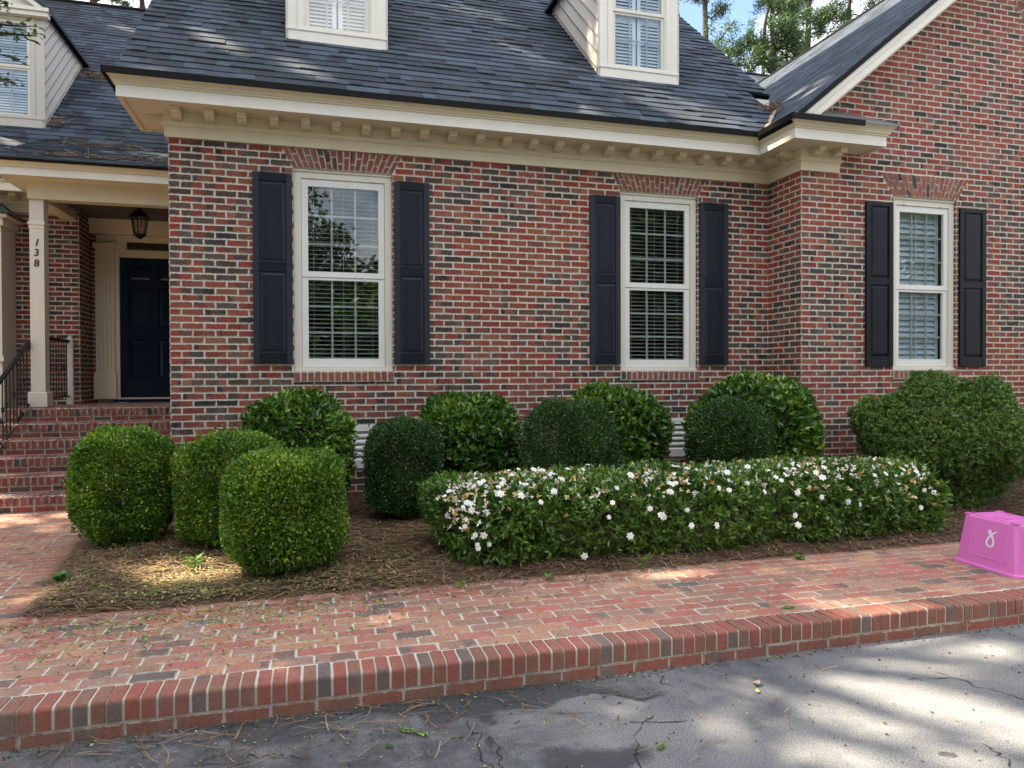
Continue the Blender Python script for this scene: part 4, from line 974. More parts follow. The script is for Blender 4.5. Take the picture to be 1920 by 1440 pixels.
def bed():
    xs = np.arange(-2.2, 11.0, .04); ys = np.arange(4.68, 8.6, .04); X, Y = np.meshgrid(xs, ys); Z = bed_z(X, Y)
    nx = len(xs); Vt = np.stack([X, Y, Z], -1).reshape(-1, 3); F = []
    for j in range(len(ys)-1):
        for i in range(nx-1):
            x, y = xs[i], ys[j]
            if x < bed_left(y)-.06 or (y > 7.42 and x > XL+.05) or (y > 6.82 and x > 5.3): continue
            F.append((j*nx+i, j*nx+i+1, (j+1)*nx+i+1, (j+1)*nx+i))
    me = bpy.data.meshes.new('mulch_bed'); me.from_pydata(Vt.tolist(), [], F); me.materials.append(M['mulch'])
    tag(link('mulch_bed', me), None, None, None, 'structure')
bed()
def strands(n, fx, L=(.08, .19), w=.0028, zfun=bed_z, zo=.006, seed=3):
    R = np.random.default_rng(seed); P = fx(R, n); n = len(P); a = R.uniform(0, 6.28, n); l = R.uniform(*L, n); h = R.uniform(0, .02, n)+zo
    d = np.stack([np.cos(a), np.sin(a)*.7, R.normal(0, .10, n)], -1)*l[:, None]; s = np.stack([-np.sin(a), np.cos(a), np.zeros(n)], -1)*w
    m = np.stack([P[:, 0], P[:, 1], zfun(P[:, 0], P[:, 1])+h], -1); bend = np.stack([R.normal(0, .012, n), R.normal(0, .012, n), R.uniform(0, .008, n)], -1)
    A, B = m-d/2, m+d/2; A[:, 2] = np.maximum(A[:, 2], zfun(A[:, 0], A[:, 1])+.002); B[:, 2] = np.maximum(B[:, 2], zfun(B[:, 0], B[:, 1])+.002)
    mm = m+bend
    return np.concatenate([np.stack([A-s, A+s, mm+s, mm-s], 1), np.stack([mm-s, mm+s, B+s, B-s], 1)])
def inbed(R, n):
    P = np.stack([R.uniform(-2.05, 8.6, n), 4.70+R.beta(1.0, 1.6, n)*3.6], -1)
    bl = np.interp(P[:, 1], [4.77, 5.32, 6.03, 7, 8.5], [-1.66, -1.74, -1.83, -1.97, -2.05])
    ok = (P[:, 0] > bl-.03) & ~((P[:, 1] > 7.36) & (P[:, 0] > XL-.05)) & ~((P[:, 1] > 6.75) & (P[:, 0] > 5.2))
    return P[ok]
Qs = strands(25000, inbed, w=.0033)
def walkz(x, y): return np.full(np.shape(x), ZWK+.002)
Qs2 = strands(420, lambda R, n: np.stack([R.normal(.3, 1.6, n), 4.70-np.abs(R.normal(0, .16, n))], -1), zfun=walkz, zo=.002, seed=9)
def drivez(x, y): return np.full(np.shape(x), .004)
Qs3 = strands(340, lambda R, n: np.stack([R.normal(-.2, 1.1, n), 3.40-np.abs(R.normal(0, .45, n))], -1), L=(.06, .22), w=.0022, zfun=drivez, zo=.002, seed=10)
tag(quads('pine_straw', np.concatenate([Qs, Qs2, Qs3]), M['straw']), 'brown pine straw covering the planting bed', 'pine straw', None, 'stuff')
def bits():
    Q = []; mi = []
    def add(P, z, L, mat, n):
        a = rng.uniform(0, 6.28, n); ax = np.stack([np.cos(a), np.sin(a), rng.normal(0, .15, n)], -1)
        pos = np.stack([P[:, 0], P[:, 1], z], -1); l = rng.uniform(*L, n)
        Q.append(leaf_quads(pos, ax, l, l*rng.uniform(.4, .7, n), up=np.tile(V(0, 0, 1.), (n, 1)))); mi.extend([mat]*n)
    n = 1700; P = np.stack([rng.normal(-.75, .8, n), 4.62-np.abs(rng.normal(0, .42, n))], -1); P = P[P[:, 1] > 3.6]; add(P, np.full(len(P), ZWK+.006), (.012, .030), 0, len(P))
    n = 420; P = np.stack([rng.uniform(-2.6, 3.0, n), rng.uniform(3.6, 4.7, n)], -1); add(P, np.full(n, ZWK+.006), (.006, .016), 1, n)
    n = 420; P = np.stack([rng.uniform(-3.4, -1.8, n), rng.uniform(4.7, 7.4, n)], -1); add(P, np.full(n, ZWK+.006), (.012, .034), 0, n)
    n = 150; P = np.stack([rng.uniform(-3.4, -1.8, n), rng.uniform(4.7, 7.6, n)], -1); add(P, np.full(n, ZWK+.006), (.010, .03), 1, n)
    n = 4200; P = np.stack([rng.normal(-.6, .8, n), 4.75+rng.beta(1, 1.8, n)*1.8], -1); P = P[P[:, 0] > -1.6]; add(P, bed_z(P[:, 0], P[:, 1])+.02, (.012, .030), 0, len(P))
    n = 300; P = np.stack([rng.normal(.1, .9, n), 3.42-np.abs(rng.normal(0, .5, n))], -1); add(P, np.full(n, .005), (.006, .018), 0, n)
    n = 620; P = np.stack([rng.uniform(-2, 4.8, n), 3.42-np.abs(rng.normal(0, .7, n))], -1); add(P, np.full(n, .005), (.005, .022), 1, n)
    n = 520; P = np.stack([rng.uniform(-2, 4.8, n), 3.43-np.abs(rng.normal(0, .035, n))], -1); add(P, np.full(n, .006), (.006, .022), 1, n)
    n = 160; P = np.stack([rng.uniform(-2, 3.0, n), 3.43-np.abs(rng.normal(0, .04, n))], -1); add(P, np.full(n, .006), (.008, .022), 0, n)
    tag(quads('leaf_litter', np.concatenate(Q), [M['leafbit'], M['darkbit']], None, mi), 'small fallen leaf bits scattered over bricks, mulch and asphalt', 'leaf litter', None, 'stuff')
bits()

# ------------------------------------------------------------------ shrubs
def wob(P, k, amp, seed):
    R = np.random.default_rng(seed); s = 0
    for i in range(7):
        d = nrm(R.normal(size=3)); s = s+np.sin(P@d*k*(1+.9*R.random())+R.uniform(0, 6.28))
    return 1+amp*s/2.6
def shell(c, r, n, p, depth, seed, wk=9, wa=.04, zmin=None, flat=None):
    """points in the outer shell of a superellipsoid, with outward normals"""
    R = np.random.default_rng(seed); c = np.asarray(c, float); r = np.asarray(r, float); out = []; got = 0
    while got < n:
        q = R.uniform(-1.12, 1.12, (n*3, 3)); rho = np.hypot(q[:, 0], q[:, 1]) if flat is None else (np.abs(q[:, 0])**flat+np.abs(q[:, 1])**flat)**(1/flat)
        f = (rho**p+np.abs(q[:, 2])**p)**(1/p)*wob(q*r, wk, wa, seed)
        k = (f < 1) & (f > 1-depth*R.random(len(q))**1.0); q = q[k]; out.append(q); got += len(q)
    q = np.concatenate(out)[:n]
    rho = np.maximum(np.hypot(q[:, 0], q[:, 1]), 1e-6)
    g = np.stack([q[:, 0]/rho*rho**(p-1), q[:, 1]/rho*rho**(p-1), np.sign(q[:, 2])*np.abs(q[:, 2])**(p-1)], -1)/r
    P = q*r+c
    if zmin is not None: k = P[:, 2] > zmin(P[:, 0], P[:, 1]); P, g = P[k], g[k]
    return P, nrm(g)
def stems(mb, c, h, spread, n, seed, r0=.014):
    R = random.Random(seed)
    for i in range(n):
        a = R.uniform(0, 6.28); s = R.uniform(.2, 1)*spread; b = V(c[0]+.06*math.cos(a), c[1]+.06*math.sin(a), c[2]-.03)
        mb.tube([b, b+V(s*.4*math.cos(a), s*.4*math.sin(a), h*.4), b+V(s*math.cos(a), s*math.sin(a), h*R.uniform(.7, .9))], [r0, r0*.7, r0*.3], 5)
def bush(name, label, cat, c, w, d, z0, z1, mat, n, L, W_, p=3, depth=.28, seed=1, axis=(1., .9, .25), group=None, cluster=1, wk=9, wa=.04, flat=None):
    T = thing(name, label, cat, (c[0], c[1], z0), group)
    r = (w/2, d/2, (z1-z0)/2*1.02); cc = V(c[0], c[1], (z0+z1)/2)
    gz = lambda x, y: bed_z(x, y, False)+.015
    P, G = shell(cc, r, n//cluster, p, depth, seed, wk, wa, gz, flat)
    R = np.random.default_rng(seed+5)
    if cluster > 1:
        ax = nrm(axis[0]*G+axis[1]*.5*R.normal(size=P.shape)+V(0, 0, axis[2]))
        P2 = np.repeat(P, cluster, 0); A = np.repeat(ax, cluster, 0); rv = R.normal(size=P2.shape); rv -= A*(rv*A).sum(1, keepdims=True); rv = nrm(rv)
        sp = R.uniform(.45, 1.5, (len(P2), 1)); D = nrm(A+rv*sp); P2 = P2+A*R.uniform(-.7, .3, (len(P2), 1))*np.mean(L)*.8
        k = np.full(len(P2), True)
        Q = leaf_quads(P2, D, R.uniform(*L, len(P2)), R.uniform(*W_, len(P2)), up=A)
    else:
        D = axis[0]*G+axis[1]*R.normal(size=P.shape)+V(0, 0, axis[2])
        Q = leaf_quads(P, D, R.uniform(*L, len(P)), R.uniform(*W_, len(P)))
    if cluster == 1:                                             # stray shoots standing out of the clipped outline
        ns = 130; sh, sg = shell(cc, r, ns, p, .02, seed+9, wk, wa, gz, flat); k = 7; ns = len(sh)
        A = nrm(sg+.4*R.normal(size=sh.shape)+V(0, 0, .5)); off = R.uniform(0, .055, (ns, k, 1))*R.uniform(.3, 1, (ns, 1, 1))
        P3 = (sh[:, None, :]+A[:, None, :]*off).reshape(-1, 3); D3 = np.repeat(A, k, 0)+.8*R.normal(size=P3.shape)
        Q = np.concatenate([Q, leaf_quads(P3, D3, R.uniform(*L, len(P3)), R.uniform(*W_, len(P3)))])
    local(quads('foliage', Q, mat, T))
    mb = MB(); stems(mb, (c[0], c[1], float(bed_z(c[0], c[1]))), (z1-z0)*.85, w*.35, 9, seed); local(mb.build('stems', M['twig'], T))
    # leaf-free twiggy heart of the shrub, well inside the foliage
    return T
GB = 'clipped boxwoods at the corner of the bed'
def boxwood(label, c, w, z1, seed, n=46000, p=3.4):
    z0 = float(bed_z(c[0], c[1], False))+.01
    return bush('boxwood_shrub', label, 'shrub', c, w, w, z0, z1, M['box'], n, (.019, .032), (.012, .019), p, .34, seed, (1., 1.0, .35), GB, wk=12, wa=.05)
boxwood('clipped light green boxwood nearest the porch steps', (-1.50, 6.41), .74, 1.135, 31)
boxwood('clipped light green boxwood half hidden behind the frontmost one', (-.65, 6.10), .82, 1.115, 32)
boxwood('frontmost clipped boxwood, drum shaped, beside the brick walkway', (-.20, 5.28), .83, 1.045, 33, 52000)
GH = 'dark clipped hollies along the middle of the bed'
def holly(label, c, w, z1, seed, p=2.6):
    z0 = float(bed_z(c[0], c[1], False))+.06
    return bush('holly_shrub', label, 'shrub', c, w, w, z0, z1, M['holly'], 46000, (.016, .027), (.009, .015), p, .34, seed, (1., .9, .4), GH, wk=12, wa=.055)
holly('narrow dark holly with flat top in front of the left vent', (.76, 6.36), .66, 1.17, 41, 3.4)
holly('dark rounded holly behind the left part of the flowering hedge', (2.20, 6.0), .89, 1.36, 42)
holly('dark rounded holly in front of the right vent', (3.84, 6.0), .80, 1.33, 43)
GC = 'broad leaved shrubs against the brick wall'
def camellia(label, c, w, z1, seed, d=None, n=17000):
    z0 = float(bed_z(c[0], c[1], False))+.05
    return bush('camellia_shrub', label, 'shrub', c, w, d or min(w, .95), z0, z1, M['camellia'], n, (.055, .085), (.022, .033), 2.8, .42, seed, (1., .9, .55), GC, cluster=6, wk=5.5, wa=.10)
camellia('glossy leaved shrub behind the three boxwoods', (-.19, 6.80), .98, 1.36, 51)
camellia('glossy leaved shrub with a notched outline between the two windows', (1.46, 6.80), 1.0, 1.38, 52)
camellia('glossy shrub with yellowish top below the middle window', (2.97, 6.78), 1.04, 1.45, 53)
camellia('large very dark glossy shrub in the inner corner of the wall', (4.44, 6.50), 1.30, 1.53, 54, 1.1, 21000)
bush('juniper_shrub', 'big feathery green shrub below the right window', 'shrub', (6.09, 5.75), 1.64, 1.6, .36, 1.52, M['juniper'], 120000, (.025, .045), (.011, .017), 2.0, .42, 61, (1., .8, .35), None, cluster=10, wk=6.5, wa=.10)
bush('low_shrub', 'small low shrub at the right edge behind the pink tub', 'shrub', (7.55, 6.15), .75, .8, .5, .95, M['juniper'], 7000, (.03, .05), (.012, .018), 2.3, .4, 62, (1., .8, .35), None, cluster=5)
bush('low_shrub', 'dark green shrub beside the stair railing below the bay window', 'shrub', (-4.15, 10.2), .95, .8, .2, 1.15, M['holly'], 14000, (.03, .05), (.015, .022), 2.5, .4, 63, (1., .8, .35))
# flowering hedge
HC, HR = V(3.03, 5.22, .49), V(2.13, .46, .335)
def hedge_n(q): return (np.abs(q[..., 0])**7+(np.abs(q[..., 1])**3.0+np.abs(q[..., 2])**3.0)**(7/3.0))**(1/7)
def hedge_f(P): return hedge_n((P-HC)/HR)
def hedge():
    T = thing('gardenia_hedge', 'long low gardenia hedge covered with white flowers beside the walkway', 'hedge', (3.0, 5.2, .2))
    R = np.random.default_rng(71); n = 13500; out = []; p = 3.2
    q = R.uniform(-1.1, 1.1, (220000, 3))
    f = hedge_n(q)*wob(q*HR, 6, .06, 72)
    k = (f < 1) & (f > 1-.40*R.random(len(f))); q = q[k][:n]
    P = q*HR+HC; G = nrm(np.sign(q)*np.abs(q)**(p-1)/HR); k = P[:, 2] > bed_z(P[:, 0], P[:, 1], False)+.01; P, G = P[k], G[k]; cl = 6
    ax = nrm(G+.5*R.normal(size=P.shape)+V(0, 0, .45)); A = np.repeat(ax, cl, 0); P2 = np.repeat(P, cl, 0)
    rv = R.normal(size=P2.shape); rv -= A*(rv*A).sum(1, keepdims=True); rv = nrm(rv)
    D = nrm(A+rv*R.uniform(.5, 1.5, (len(P2), 1))); P2 = P2+A*R.uniform(-.04, .015, (len(P2), 1))
    local(quads('foliage', leaf_quads(P2, D, R.uniform(.035, .062, len(P2)), R.uniform(.014, .022, len(P2)), up=A), M['gardenia'], T))
    mb = MB()
    for i in range(16): stems(mb, (1.1+.26*i, 5.2, float(bed_z(1.1+.26*i, 5.2))), .42, .3, 5, 80+i)
    local(mb.build('stems', M['twig'], T))
    # flowers: six petals
    mb = MB(); tilt = V(0, 0, 0)
    for ring, (n_, r_, z_, w_) in enumerate(((6, .038, .006, .026), (5, .022, .016, .017))):
        for i in range(n_):
            a = 2*math.pi*(i+.5*ring)/n_; d = V(math.cos(a), math.sin(a), 0); s = V(-d[1], d[0], 0)
            mb.idx([V(0, 0, 0), d*r_*.6+s*w_*.5+V(0, 0, z_), d*r_+V(0, 0, z_*.4), d*r_*.6-s*w_*.5+V(0, 0, z_), d*r_*.55+V(0, 0, z_*.5)], [(0, 1, 4), (1, 2, 4), (4, 2, 3), (0, 4, 3)])
    me = None; spots = []
    Z5 = [(565,610),(595,612),(590,660),(570,688),(500,743),(535,745),(670,735),(690,720),(710,725),(720,745),(730,570),(745,565),(735,595),(775,605),(750,615),(845,580),(870,600),(880,615),(855,640),(873,672),(975,665),(975,685),(1005,628),(1078,712),(915,550),(930,575),(960,540),(1012,530),(1045,543),(1095,550),(1150,565),(1160,655),(1190,595),(675,830),(525,865),(540,868),(560,930),(740,880),(778,875),(745,935),(738,955),(800,925),(670,990),(1318,988),(1228,540),(1345,523),(1310,540),(1450,560),(1490,635),(1478,712),(1450,790),(1540,530),(1570,570),(1655,625),(1675,735),(1570,885),(1740,770),(1735,785),(1790,612),(1825,615),(1790,657),(1660,540),(1835,530),(1805,525),(1880,743),(1900,830)]
    Z6 = [(45,655),(40,693),(8,810),(130,778),(278,865),(85,570),(135,580),(345,595),(345,635),(375,645),(355,685),(290,670),(455,565),(495,565),(450,650),(485,655),(530,690),(565,590),(600,620),(640,605),(655,580),(630,635),(700,580),(715,560),(710,690),(760,600),(810,595),(850,620),(855,570),(835,712),(975,730),(1030,750),(660,820),(695,805),(715,865),(1110,565),(1190,548),(1120,610),(1135,640),(1175,600),(1190,665),(1270,580),(1340,590),(1355,585),(1380,668),(1360,765)]
    for x, y in Z5: spots.append((640+x/2.909, 700+y/2.909))
    for x, y in Z6: spots.append((1240+x/2.8235, 680+y/2.8235))
    random.shuffle(spots); me = None; cnt = 0
    for px, py in spots:
        if cnt >= 100: break
        d = unit(ray(px, py)); hit = None
        for t in np.arange(4.2, 8.0, .01):
            P_ = CAM+d*t
            if hedge_f(P_) < 1.0: hit = P_; break
        if hit is None: continue
        q = (hit-HC)/HR; g = unit(np.sign(q)*np.abs(q)**2.2/HR); g = unit(g+V(0, -.35, .25)+np.array([random.gauss(0, .3) for _ in range(3)]))
        if me is None:
            o = mb.build('flower', M['petal'], T); me = o.data
        else: o = link('flower', me, T)
        rot = Vector((0, 0, 1)).rotation_difference(Vector(g)).to_matrix().to_4x4(); s = random.uniform(.5, .88)
        o.matrix_local = Matrix.Translation(Vector(hit+g*.03)-Vector(T.location)) @ rot @ Matrix.Rotation(random.uniform(0, 6), 4, 'Z') @ Matrix.Scale(s, 4); cnt += 1
    # faded blooms, tan and cream
    Q = []; mi = []
    for i in range(820):
        for _ in range(60):
            th = random.random(); x = random.uniform(.9, 5.1) if th > .22 else (random.gauss(1.35, .25) if th > .12 else random.gauss(3.9, .5)); y = random.uniform(4.78, 5.6); z = random.triangular(.45, .86, .80)
            P_ = V(x, y, z)
            if .96 < hedge_f(P_) < 1.04: break
        k = 7; A = np.tile(P_, (k, 1)); D = rng.normal(size=(k, 3))+V(0, -.4, .5)
        Q.append(leaf_quads(A, D, rng.uniform(.018, .034, k), rng.uniform(.012, .02, k))); mi += [random.choice((0, 0, 1, 1, 2, 2, 2))]*k
    o = local(quads('faded_flower', np.concatenate(Q), [M['petal_old'], M['petal_cream'], M['petal']], T, mi)); o['kind'] = 'stuff'
hedge()
def weed(label, px, py, n, L, kind='weed_plant', zoff=0, up=.7, w=.35, mat='weed'):
    g = at_z(px, py, .2); z = float(bed_z(g[0], g[1])) if g[1] > 4.7 else ZWK
    T = thing(kind, label, 'plant', (g[0], g[1], z)); k = n
    a = rng.uniform(0, 6.28, k); D = np.stack([np.cos(a), np.sin(a), rng.uniform(.2, up, k)], -1); P = np.tile(V(g[0], g[1], z), (k, 1))+np.stack([0*a, 0*a, rng.uniform(0, L, k)*.6], -1)
    local(quads('leaf', leaf_quads(P, D, rng.uniform(.6, 1, k)*L, rng.uniform(.8, 1, k)*L*w, up=np.tile(V(0, 0, 1.), (k, 1))), M[mat], T))
    mb = MB(); mb.tube([(g[0], g[1], z-.01), (g[0]+.01, g[1], z+L*.6)], .003, 4); local(mb.build('stem', M['weed'], T))
weed('small bright weed at the foot of the leftmost boxwood', 288, 1030, 9, .09)
weed('low weed with long pale leaves before the second boxwood', 375, 1040, 6, .12, w=.25)
weed('bright yellow green weed in the sunny gap left of the front boxwood', 365, 1068, 14, .10, w=.4)
weed('small weed sprouting at the front left end of the hedge', 865, 1092, 7, .05, w=.6)
weed('leafy weed at the foot of the hedge, left of its middle', 1030, 1080, 7, .06, w=.7)
weed('ivy like weed at the foot of the hedge near its right end', 1500, 1040, 8, .06, w=.8)
weed('green groundcover tuft at the corner of the bed by the left walk', 115, 1095, 40, .07, w=.5)
weed('grassy tuft in the front of the hedge', 1205, 1062, 12, .15, w=.06, up=1.6)

# ------------------------------------------------------------------ loose single things
def leaf_thing(label, px, py, z, L, mat, curl=.25, name='fallen_leaf', rot=0.3):
    p = at_z(px, py, z); mb = MB(); n = 6; L_ = []; R_ = []; Cn = []
    for i in range(n+1):
        t = i/n; w = L*.28*math.sin(math.pi*min(1, t*.92+.06))**.8; d = V(math.cos(rot), math.sin(rot), 0); s = V(-d[1], d[0], 0); c = p+d*(t-.5)*L+V(0, 0, .004+curl*L*(t-.5)**2)
        Cn.append(c); L_.append(c+s*w+V(0, 0, curl*w*.7)); R_.append(c-s*w+V(0, 0, curl*w*.7))
    for i in range(n):
        mb.face([Cn[i], Cn[i+1], L_[i+1], L_[i]]); mb.face([R_[i], R_[i+1], Cn[i+1], Cn[i]])
    mb.tube([Cn[0]-V(math.cos(rot), math.sin(rot), 0)*L*.2, Cn[0]], .0012, 4)
    return tag(mb.build(name, mat), label, 'leaf')
leaf_thing('single large green leaf lying on the brick walkway', 1479, 1141, ZWK, .085, M['weed'], .2, rot=.1)
leaf_thing('curled brown grey leaf on the sunny asphalt', 1418, 1286, 0, .06, plain('dry_leaf', (.27, .2, .17), .7, .3), 1.2, rot=.4)
leaf_thing('small yellow leaf beside the curled leaf on the asphalt', 1420, 1299, 0, .035, plain('yellow_leaf', (.5, .4, .08), .6, .2), .9, rot=1.2)
leaf_thing('green leaf lying at the bottom right of the asphalt beside the crack', 1240, 1404, 0, .05, M['weed'], .5, rot=.7)
leaf_thing('dark green leaf on the damp asphalt near the kerb', 730, 1402, 0, .05, M['holly'], .5, rot=2.0)
def sprig():
    p = at_z(778, 1374, 0); T = thing('fallen_sprig', 'light green boxwood sprig lying on the dark asphalt', 'sprig', tuple(p)); mb = MB()
    a, b = at_z(748, 1366, .012), at_z(800, 1377, .010); mb.tube([a, (a+b)/2+V(0, .005, .006), b], .002, 4); local(mb.build('stem', M['weed'], T))
    t = np.repeat(np.linspace(.05, 1, 12), 2); P = a+(b-a)*t[:, None]; D = np.stack([np.tile([.3, .3], 12), np.tile([1., -1.], 12), rng.uniform(-.1, .4, 24)], -1)
    local(quads('leaf', leaf_quads(P, D, .022, .013, up=np.tile(V(0, 0, 1.), (24, 1))), M['leafbit'], T))
sprig()
def tub():
    T = thing('pink_tub', 'pink plastic tub turned upside down with a white painted mark', 'tub', (4.9, 4.0, ZWK))
    a, b = V(4.675, 4.285, 0), V(4.635, 3.755, 0)                  # left flank, back to front corner
    e = unit(b-a); n = V(e[1], -e[0], 0); n = n if n[0] < 0 else -n  # outward (towards -x)
    Wd, Ln, Ht, ins = .40, np.linalg.norm(b-a), .362, .045
    def P(s, t, z, i=0, o=0.0): # s along the flank 0..1, t across 0..1
        k = z/Ht*ins-o
        return a+e*(k+(Ln-2*k)*s)-n*(k+(Wd-2*k)*t)+V(0, 0, ZWK+z)
    def ringp(z, o=0., r=.03, m=5):
        out = []
        for (s, t, a0) in ((0, 0, 180), (1, 0, 270), (1, 1, 0), (0, 1, 90)):
            for k in range(m):
                th = math.radians(a0+90*k/(m-1)); sx = (r/Ln)*(1+math.cos(th)) if s == 0 else 1-(r/Ln)*(1-math.cos(th)); ty = (r/Wd)*(1+math.sin(th)) if t == 0 else 1-(r/Wd)*(1-math.sin(th))
                out.append(P(sx, ty, z, 0, o))
        return out
    mb = MB(); prof = [(.002, .010), (.0025, .014), (.018, .014), (.022, .002), (.03, 0), (.33, 0), (.350, .0), (.358, -.004), (.362, -.012)]
    rings = [ringp(z, o) for z, o in prof]; m = len(rings[0])
    mb.idx([p for r in rings for p in r], [(k*m+j, k*m+(j+1) % m, (k+1)*m+(j+1) % m, (k+1)*m+j) for k in range(len(rings)-1) for j in range(m)]+[tuple((len(rings)-1)*m+j for j in range(m))])
    # moulded ribs on the bottom (now the top)
    for s0, s1, t0, t1, h in ((.04, .96, .06, .16, .006), (.04, .96, .84, .94, .006), (.04, .14, .17, .83, .006), (.86, .96, .17, .83, .006), (.45, .55, .17, .83, .005), (.0, .10, .0, .12, .010), (.9, 1., .0, .12, .010), (.0, .1, .88, 1., .010), (.38, .62, .30, .70, .008)):
        A = [P(s, t, Ht-.001) for s, t in ((s0, t0), (s1, t0), (s1, t1), (s0, t1))]; B = [p+V(0, 0, h) for p in A]
        mb.idx(A+B, [(4, 5, 6, 7)]+[(j, (j+1) % 4, 4+(j+1) % 4, 4+j) for j in range(4)])
    # moulded line on the flank and short end: a rounded U
    up = unit(P(.5, 0, .3)-P(.5, 0, .05))
    def fl(s, z): return P(s, 0, z)+n*.001
    pts = [(.20, .32), (.20, .13), (.215, .10), (.25, .085), (.80, .085), (.835, .10), (.85, .13), (.85, .32)]
    mb.tube([fl(s, z) for s, z in pts], .004, 6)
    def en(t, z): return P(1, t, z)+e*.001
    mb.tube([en(t, z) for t, z in ((.15, .32), (.15, .12), (.2, .09), (.8, .09), (.85, .12), (.85, .32))], .004, 6)
    local(mb.build('tub_body', M['pink'], T, False))
    s = MB(); path = [(1172, 468), (1180, 485), (1196, 505), (1218, 535), (1231, 565), (1228, 590), (1212, 610), (1186, 614), (1163, 604), (1153, 585), (1158, 560), (1176, 532), (1200, 507), (1230, 487), (1262, 472)]
    wd = [15, 20, 16, 11, 9, 9, 9, 9, 10, 10, 9, 8, 8, 7, 5]; mp = lambda x, y: (.30+(x-1030)/(1350-1030)*.55*.92, .085+(720-y)*.00080)
    C_ = [fl(*mp(x, y))+n*.002 for x, y in path]
    for i in range(len(C_)-1):
        d = unit(C_[i+1]-C_[i]); q = np.cross(d, n); w0, w1 = wd[i]*.00085, wd[i+1]*.00085
        h = n*(.0004*i/len(C_))
        s.face([C_[i]-q*w0+h, C_[i+1]-q*w1+h, C_[i+1]+q*w1+h, C_[i]+q*w0+h])
    local(s.build('painted_mark', M['mark'], T))
tub()
def straw_clump(label, c, spread, n, tilt):
    P = np.asarray(c)+rng.normal(size=(n, 3))*np.asarray(spread); a = rng.normal(size=(n, 3))*V(1, .6, .35)
    a = nrm(a)*rng.uniform(.08, .2, (n, 1)); s = nrm(np.cross(a, rng.normal(size=(n, 3))))*.004
    P[:, 2] = np.maximum(P[:, 2], tilt(P[:, 0], P[:, 1])+.02); A, B = P-a/2, P+a/2
    A[:, 2] = np.maximum(A[:, 2], tilt(A[:, 0], A[:, 1])+.02); B[:, 2] = np.maximum(B[:, 2], tilt(B[:, 0], B[:, 1])+.02)
    tag(quads('pine_straw_clump', np.stack([A-s, A+s, B+s, B-s], 1), M['straw']), label, 'pine straw', None, 'stuff')
front = lambda x, y: ZE+SL*(y-YE); backr = lambda x, y: ZE2+SL*(y-YE2); wingr = lambda x, y: zw(x); porchr = lambda x, y: zp0+SP*(y-yp0)
straw_clump('brown pine straw caught in the roof valley', (5.30, 7.42, 4.79), (.07, .07, .02), 55, lambda x, y: np.maximum(front(x, y), wingr(x, y)))
straw_clump('pine straw caught beside the left dormer', (-3.62, 13.7, backr(0, 13.7)), (.13, .10, .03), 110, backr)
straw_clump('pine straw at the foot of the left dormer', (-3.72, 12.3, backr(0, 12.3)), (.06, .18, .03), 50, backr)
straw_clump('line of pine straw along the porch roof edge', (-2.7, 10.25, porchr(0, 10.25)), (.55, .10, .01), 130, porchr)
straw_clump('pine straw scattered over the porch roof', (-2.9, 11.3, porchr(0, 11.3)), (.35, .25, .01), 60, porchr)

# ------------------------------------------------------------------ trees
def limb(mb, a, b, r0, r1, k=5, sag=.06, R=random):
    a, b = V(*a), V(*b); L = np.linalg.norm(b-a); pts = [a+(b-a)*i/k+(V(R.gauss(0, sag), R.gauss(0, sag), R.gauss(0, sag))*L*.5 if 0 < i < k else 0) for i in range(k+1)]
    mb.tube(pts, [r0+(r1-r0)*i/k for i in range(k+1)], 7); return pts
def pine(label, base, h, lean, seed, lo=.35, dens=1.0, r=.22, bright=0.0, spread=3.2):
    R = random.Random(seed); T = thing('pine_tree', label, 'tree', base, 'tall pines behind the house'); mb = MB(); b = V(*base); top = b+V(lean[0], lean[1], h)
    tr = limb(mb, b, top, r*1.35, .06, 8, .015, R); tufts = []
    for i in range(int(34*dens)):
        t = lo+(1-lo)*R.random()**.9; p = b+(top-b)*t; a = R.uniform(0, 6.28); L = spread*(1.15-t)*R.uniform(.5, 1.1)+.5
        e = p+V(L*math.cos(a), L*math.sin(a), L*R.uniform(-.05, .5)); pts = limb(mb, p, e, .075*(1.35-t), .016, 5, .12, R)
        for q in range(R.randint(5, 9)):
            s = R.uniform(.45, 1.05); c = p+(e-p)*s+V(R.gauss(0, .22), R.gauss(0, .22), R.gauss(.12, .18)); tufts.append(c)
            if s < 1: mb.tube([pts[3], c], [.012, .006], 4)
    local(mb.build('trunk', M['bark'], T))
    c = np.array(tufts); k = 70; P = np.repeat(c, k, 0)+rng.normal(0, .12, (len(c)*k, 3)); D = rng.normal(size=P.shape)+V(0, 0, .35)
    Q = leaf_quads(P, D, rng.uniform(.16, .32, len(P)), .034); mi = np.repeat((rng.random(len(c)) < bright).astype(int), k)
    local(quads('crown', Q, [M['pine'], M['pine_bright']], T, mi)); return T
def tp(px, y): p = at_y(px, 700, y); return (float(p[0]), y, 0.)
pine('tall pine directly right of the sunlit dormer', tp(1315, 27), 21, (.3, 0), 201, .30, 1.0, .24)
pine('slim dark leaning pine second from the dormer', tp(1352, 31), 22, (3.2, 0), 202, .42, .5, .16)
pine('thin pine leaning right in the gap of blue sky', tp(1352, 29), 20, (4.6, .5), 208, .62, .35, .10)
pine('thick forked pine in the middle of the gap above the roofs', tp(1478, 26), 19, (-.8, 0), 203, .30, 1.3, .22)
pine('pine with dark trunk close to the gable slope', tp(1505, 30), 23, (.5, 0), 204, .30, 1.1, .34)
pine('pine rising behind the gable slope', tp(1610, 29), 22, (-.4, 0), 205, .30, 1.2, .26)
pine('short young pine with bright yellow green needles', tp(1432, 24), 11.2, (0, 0), 206, .72, .55, .10, 1.0, 1.3)
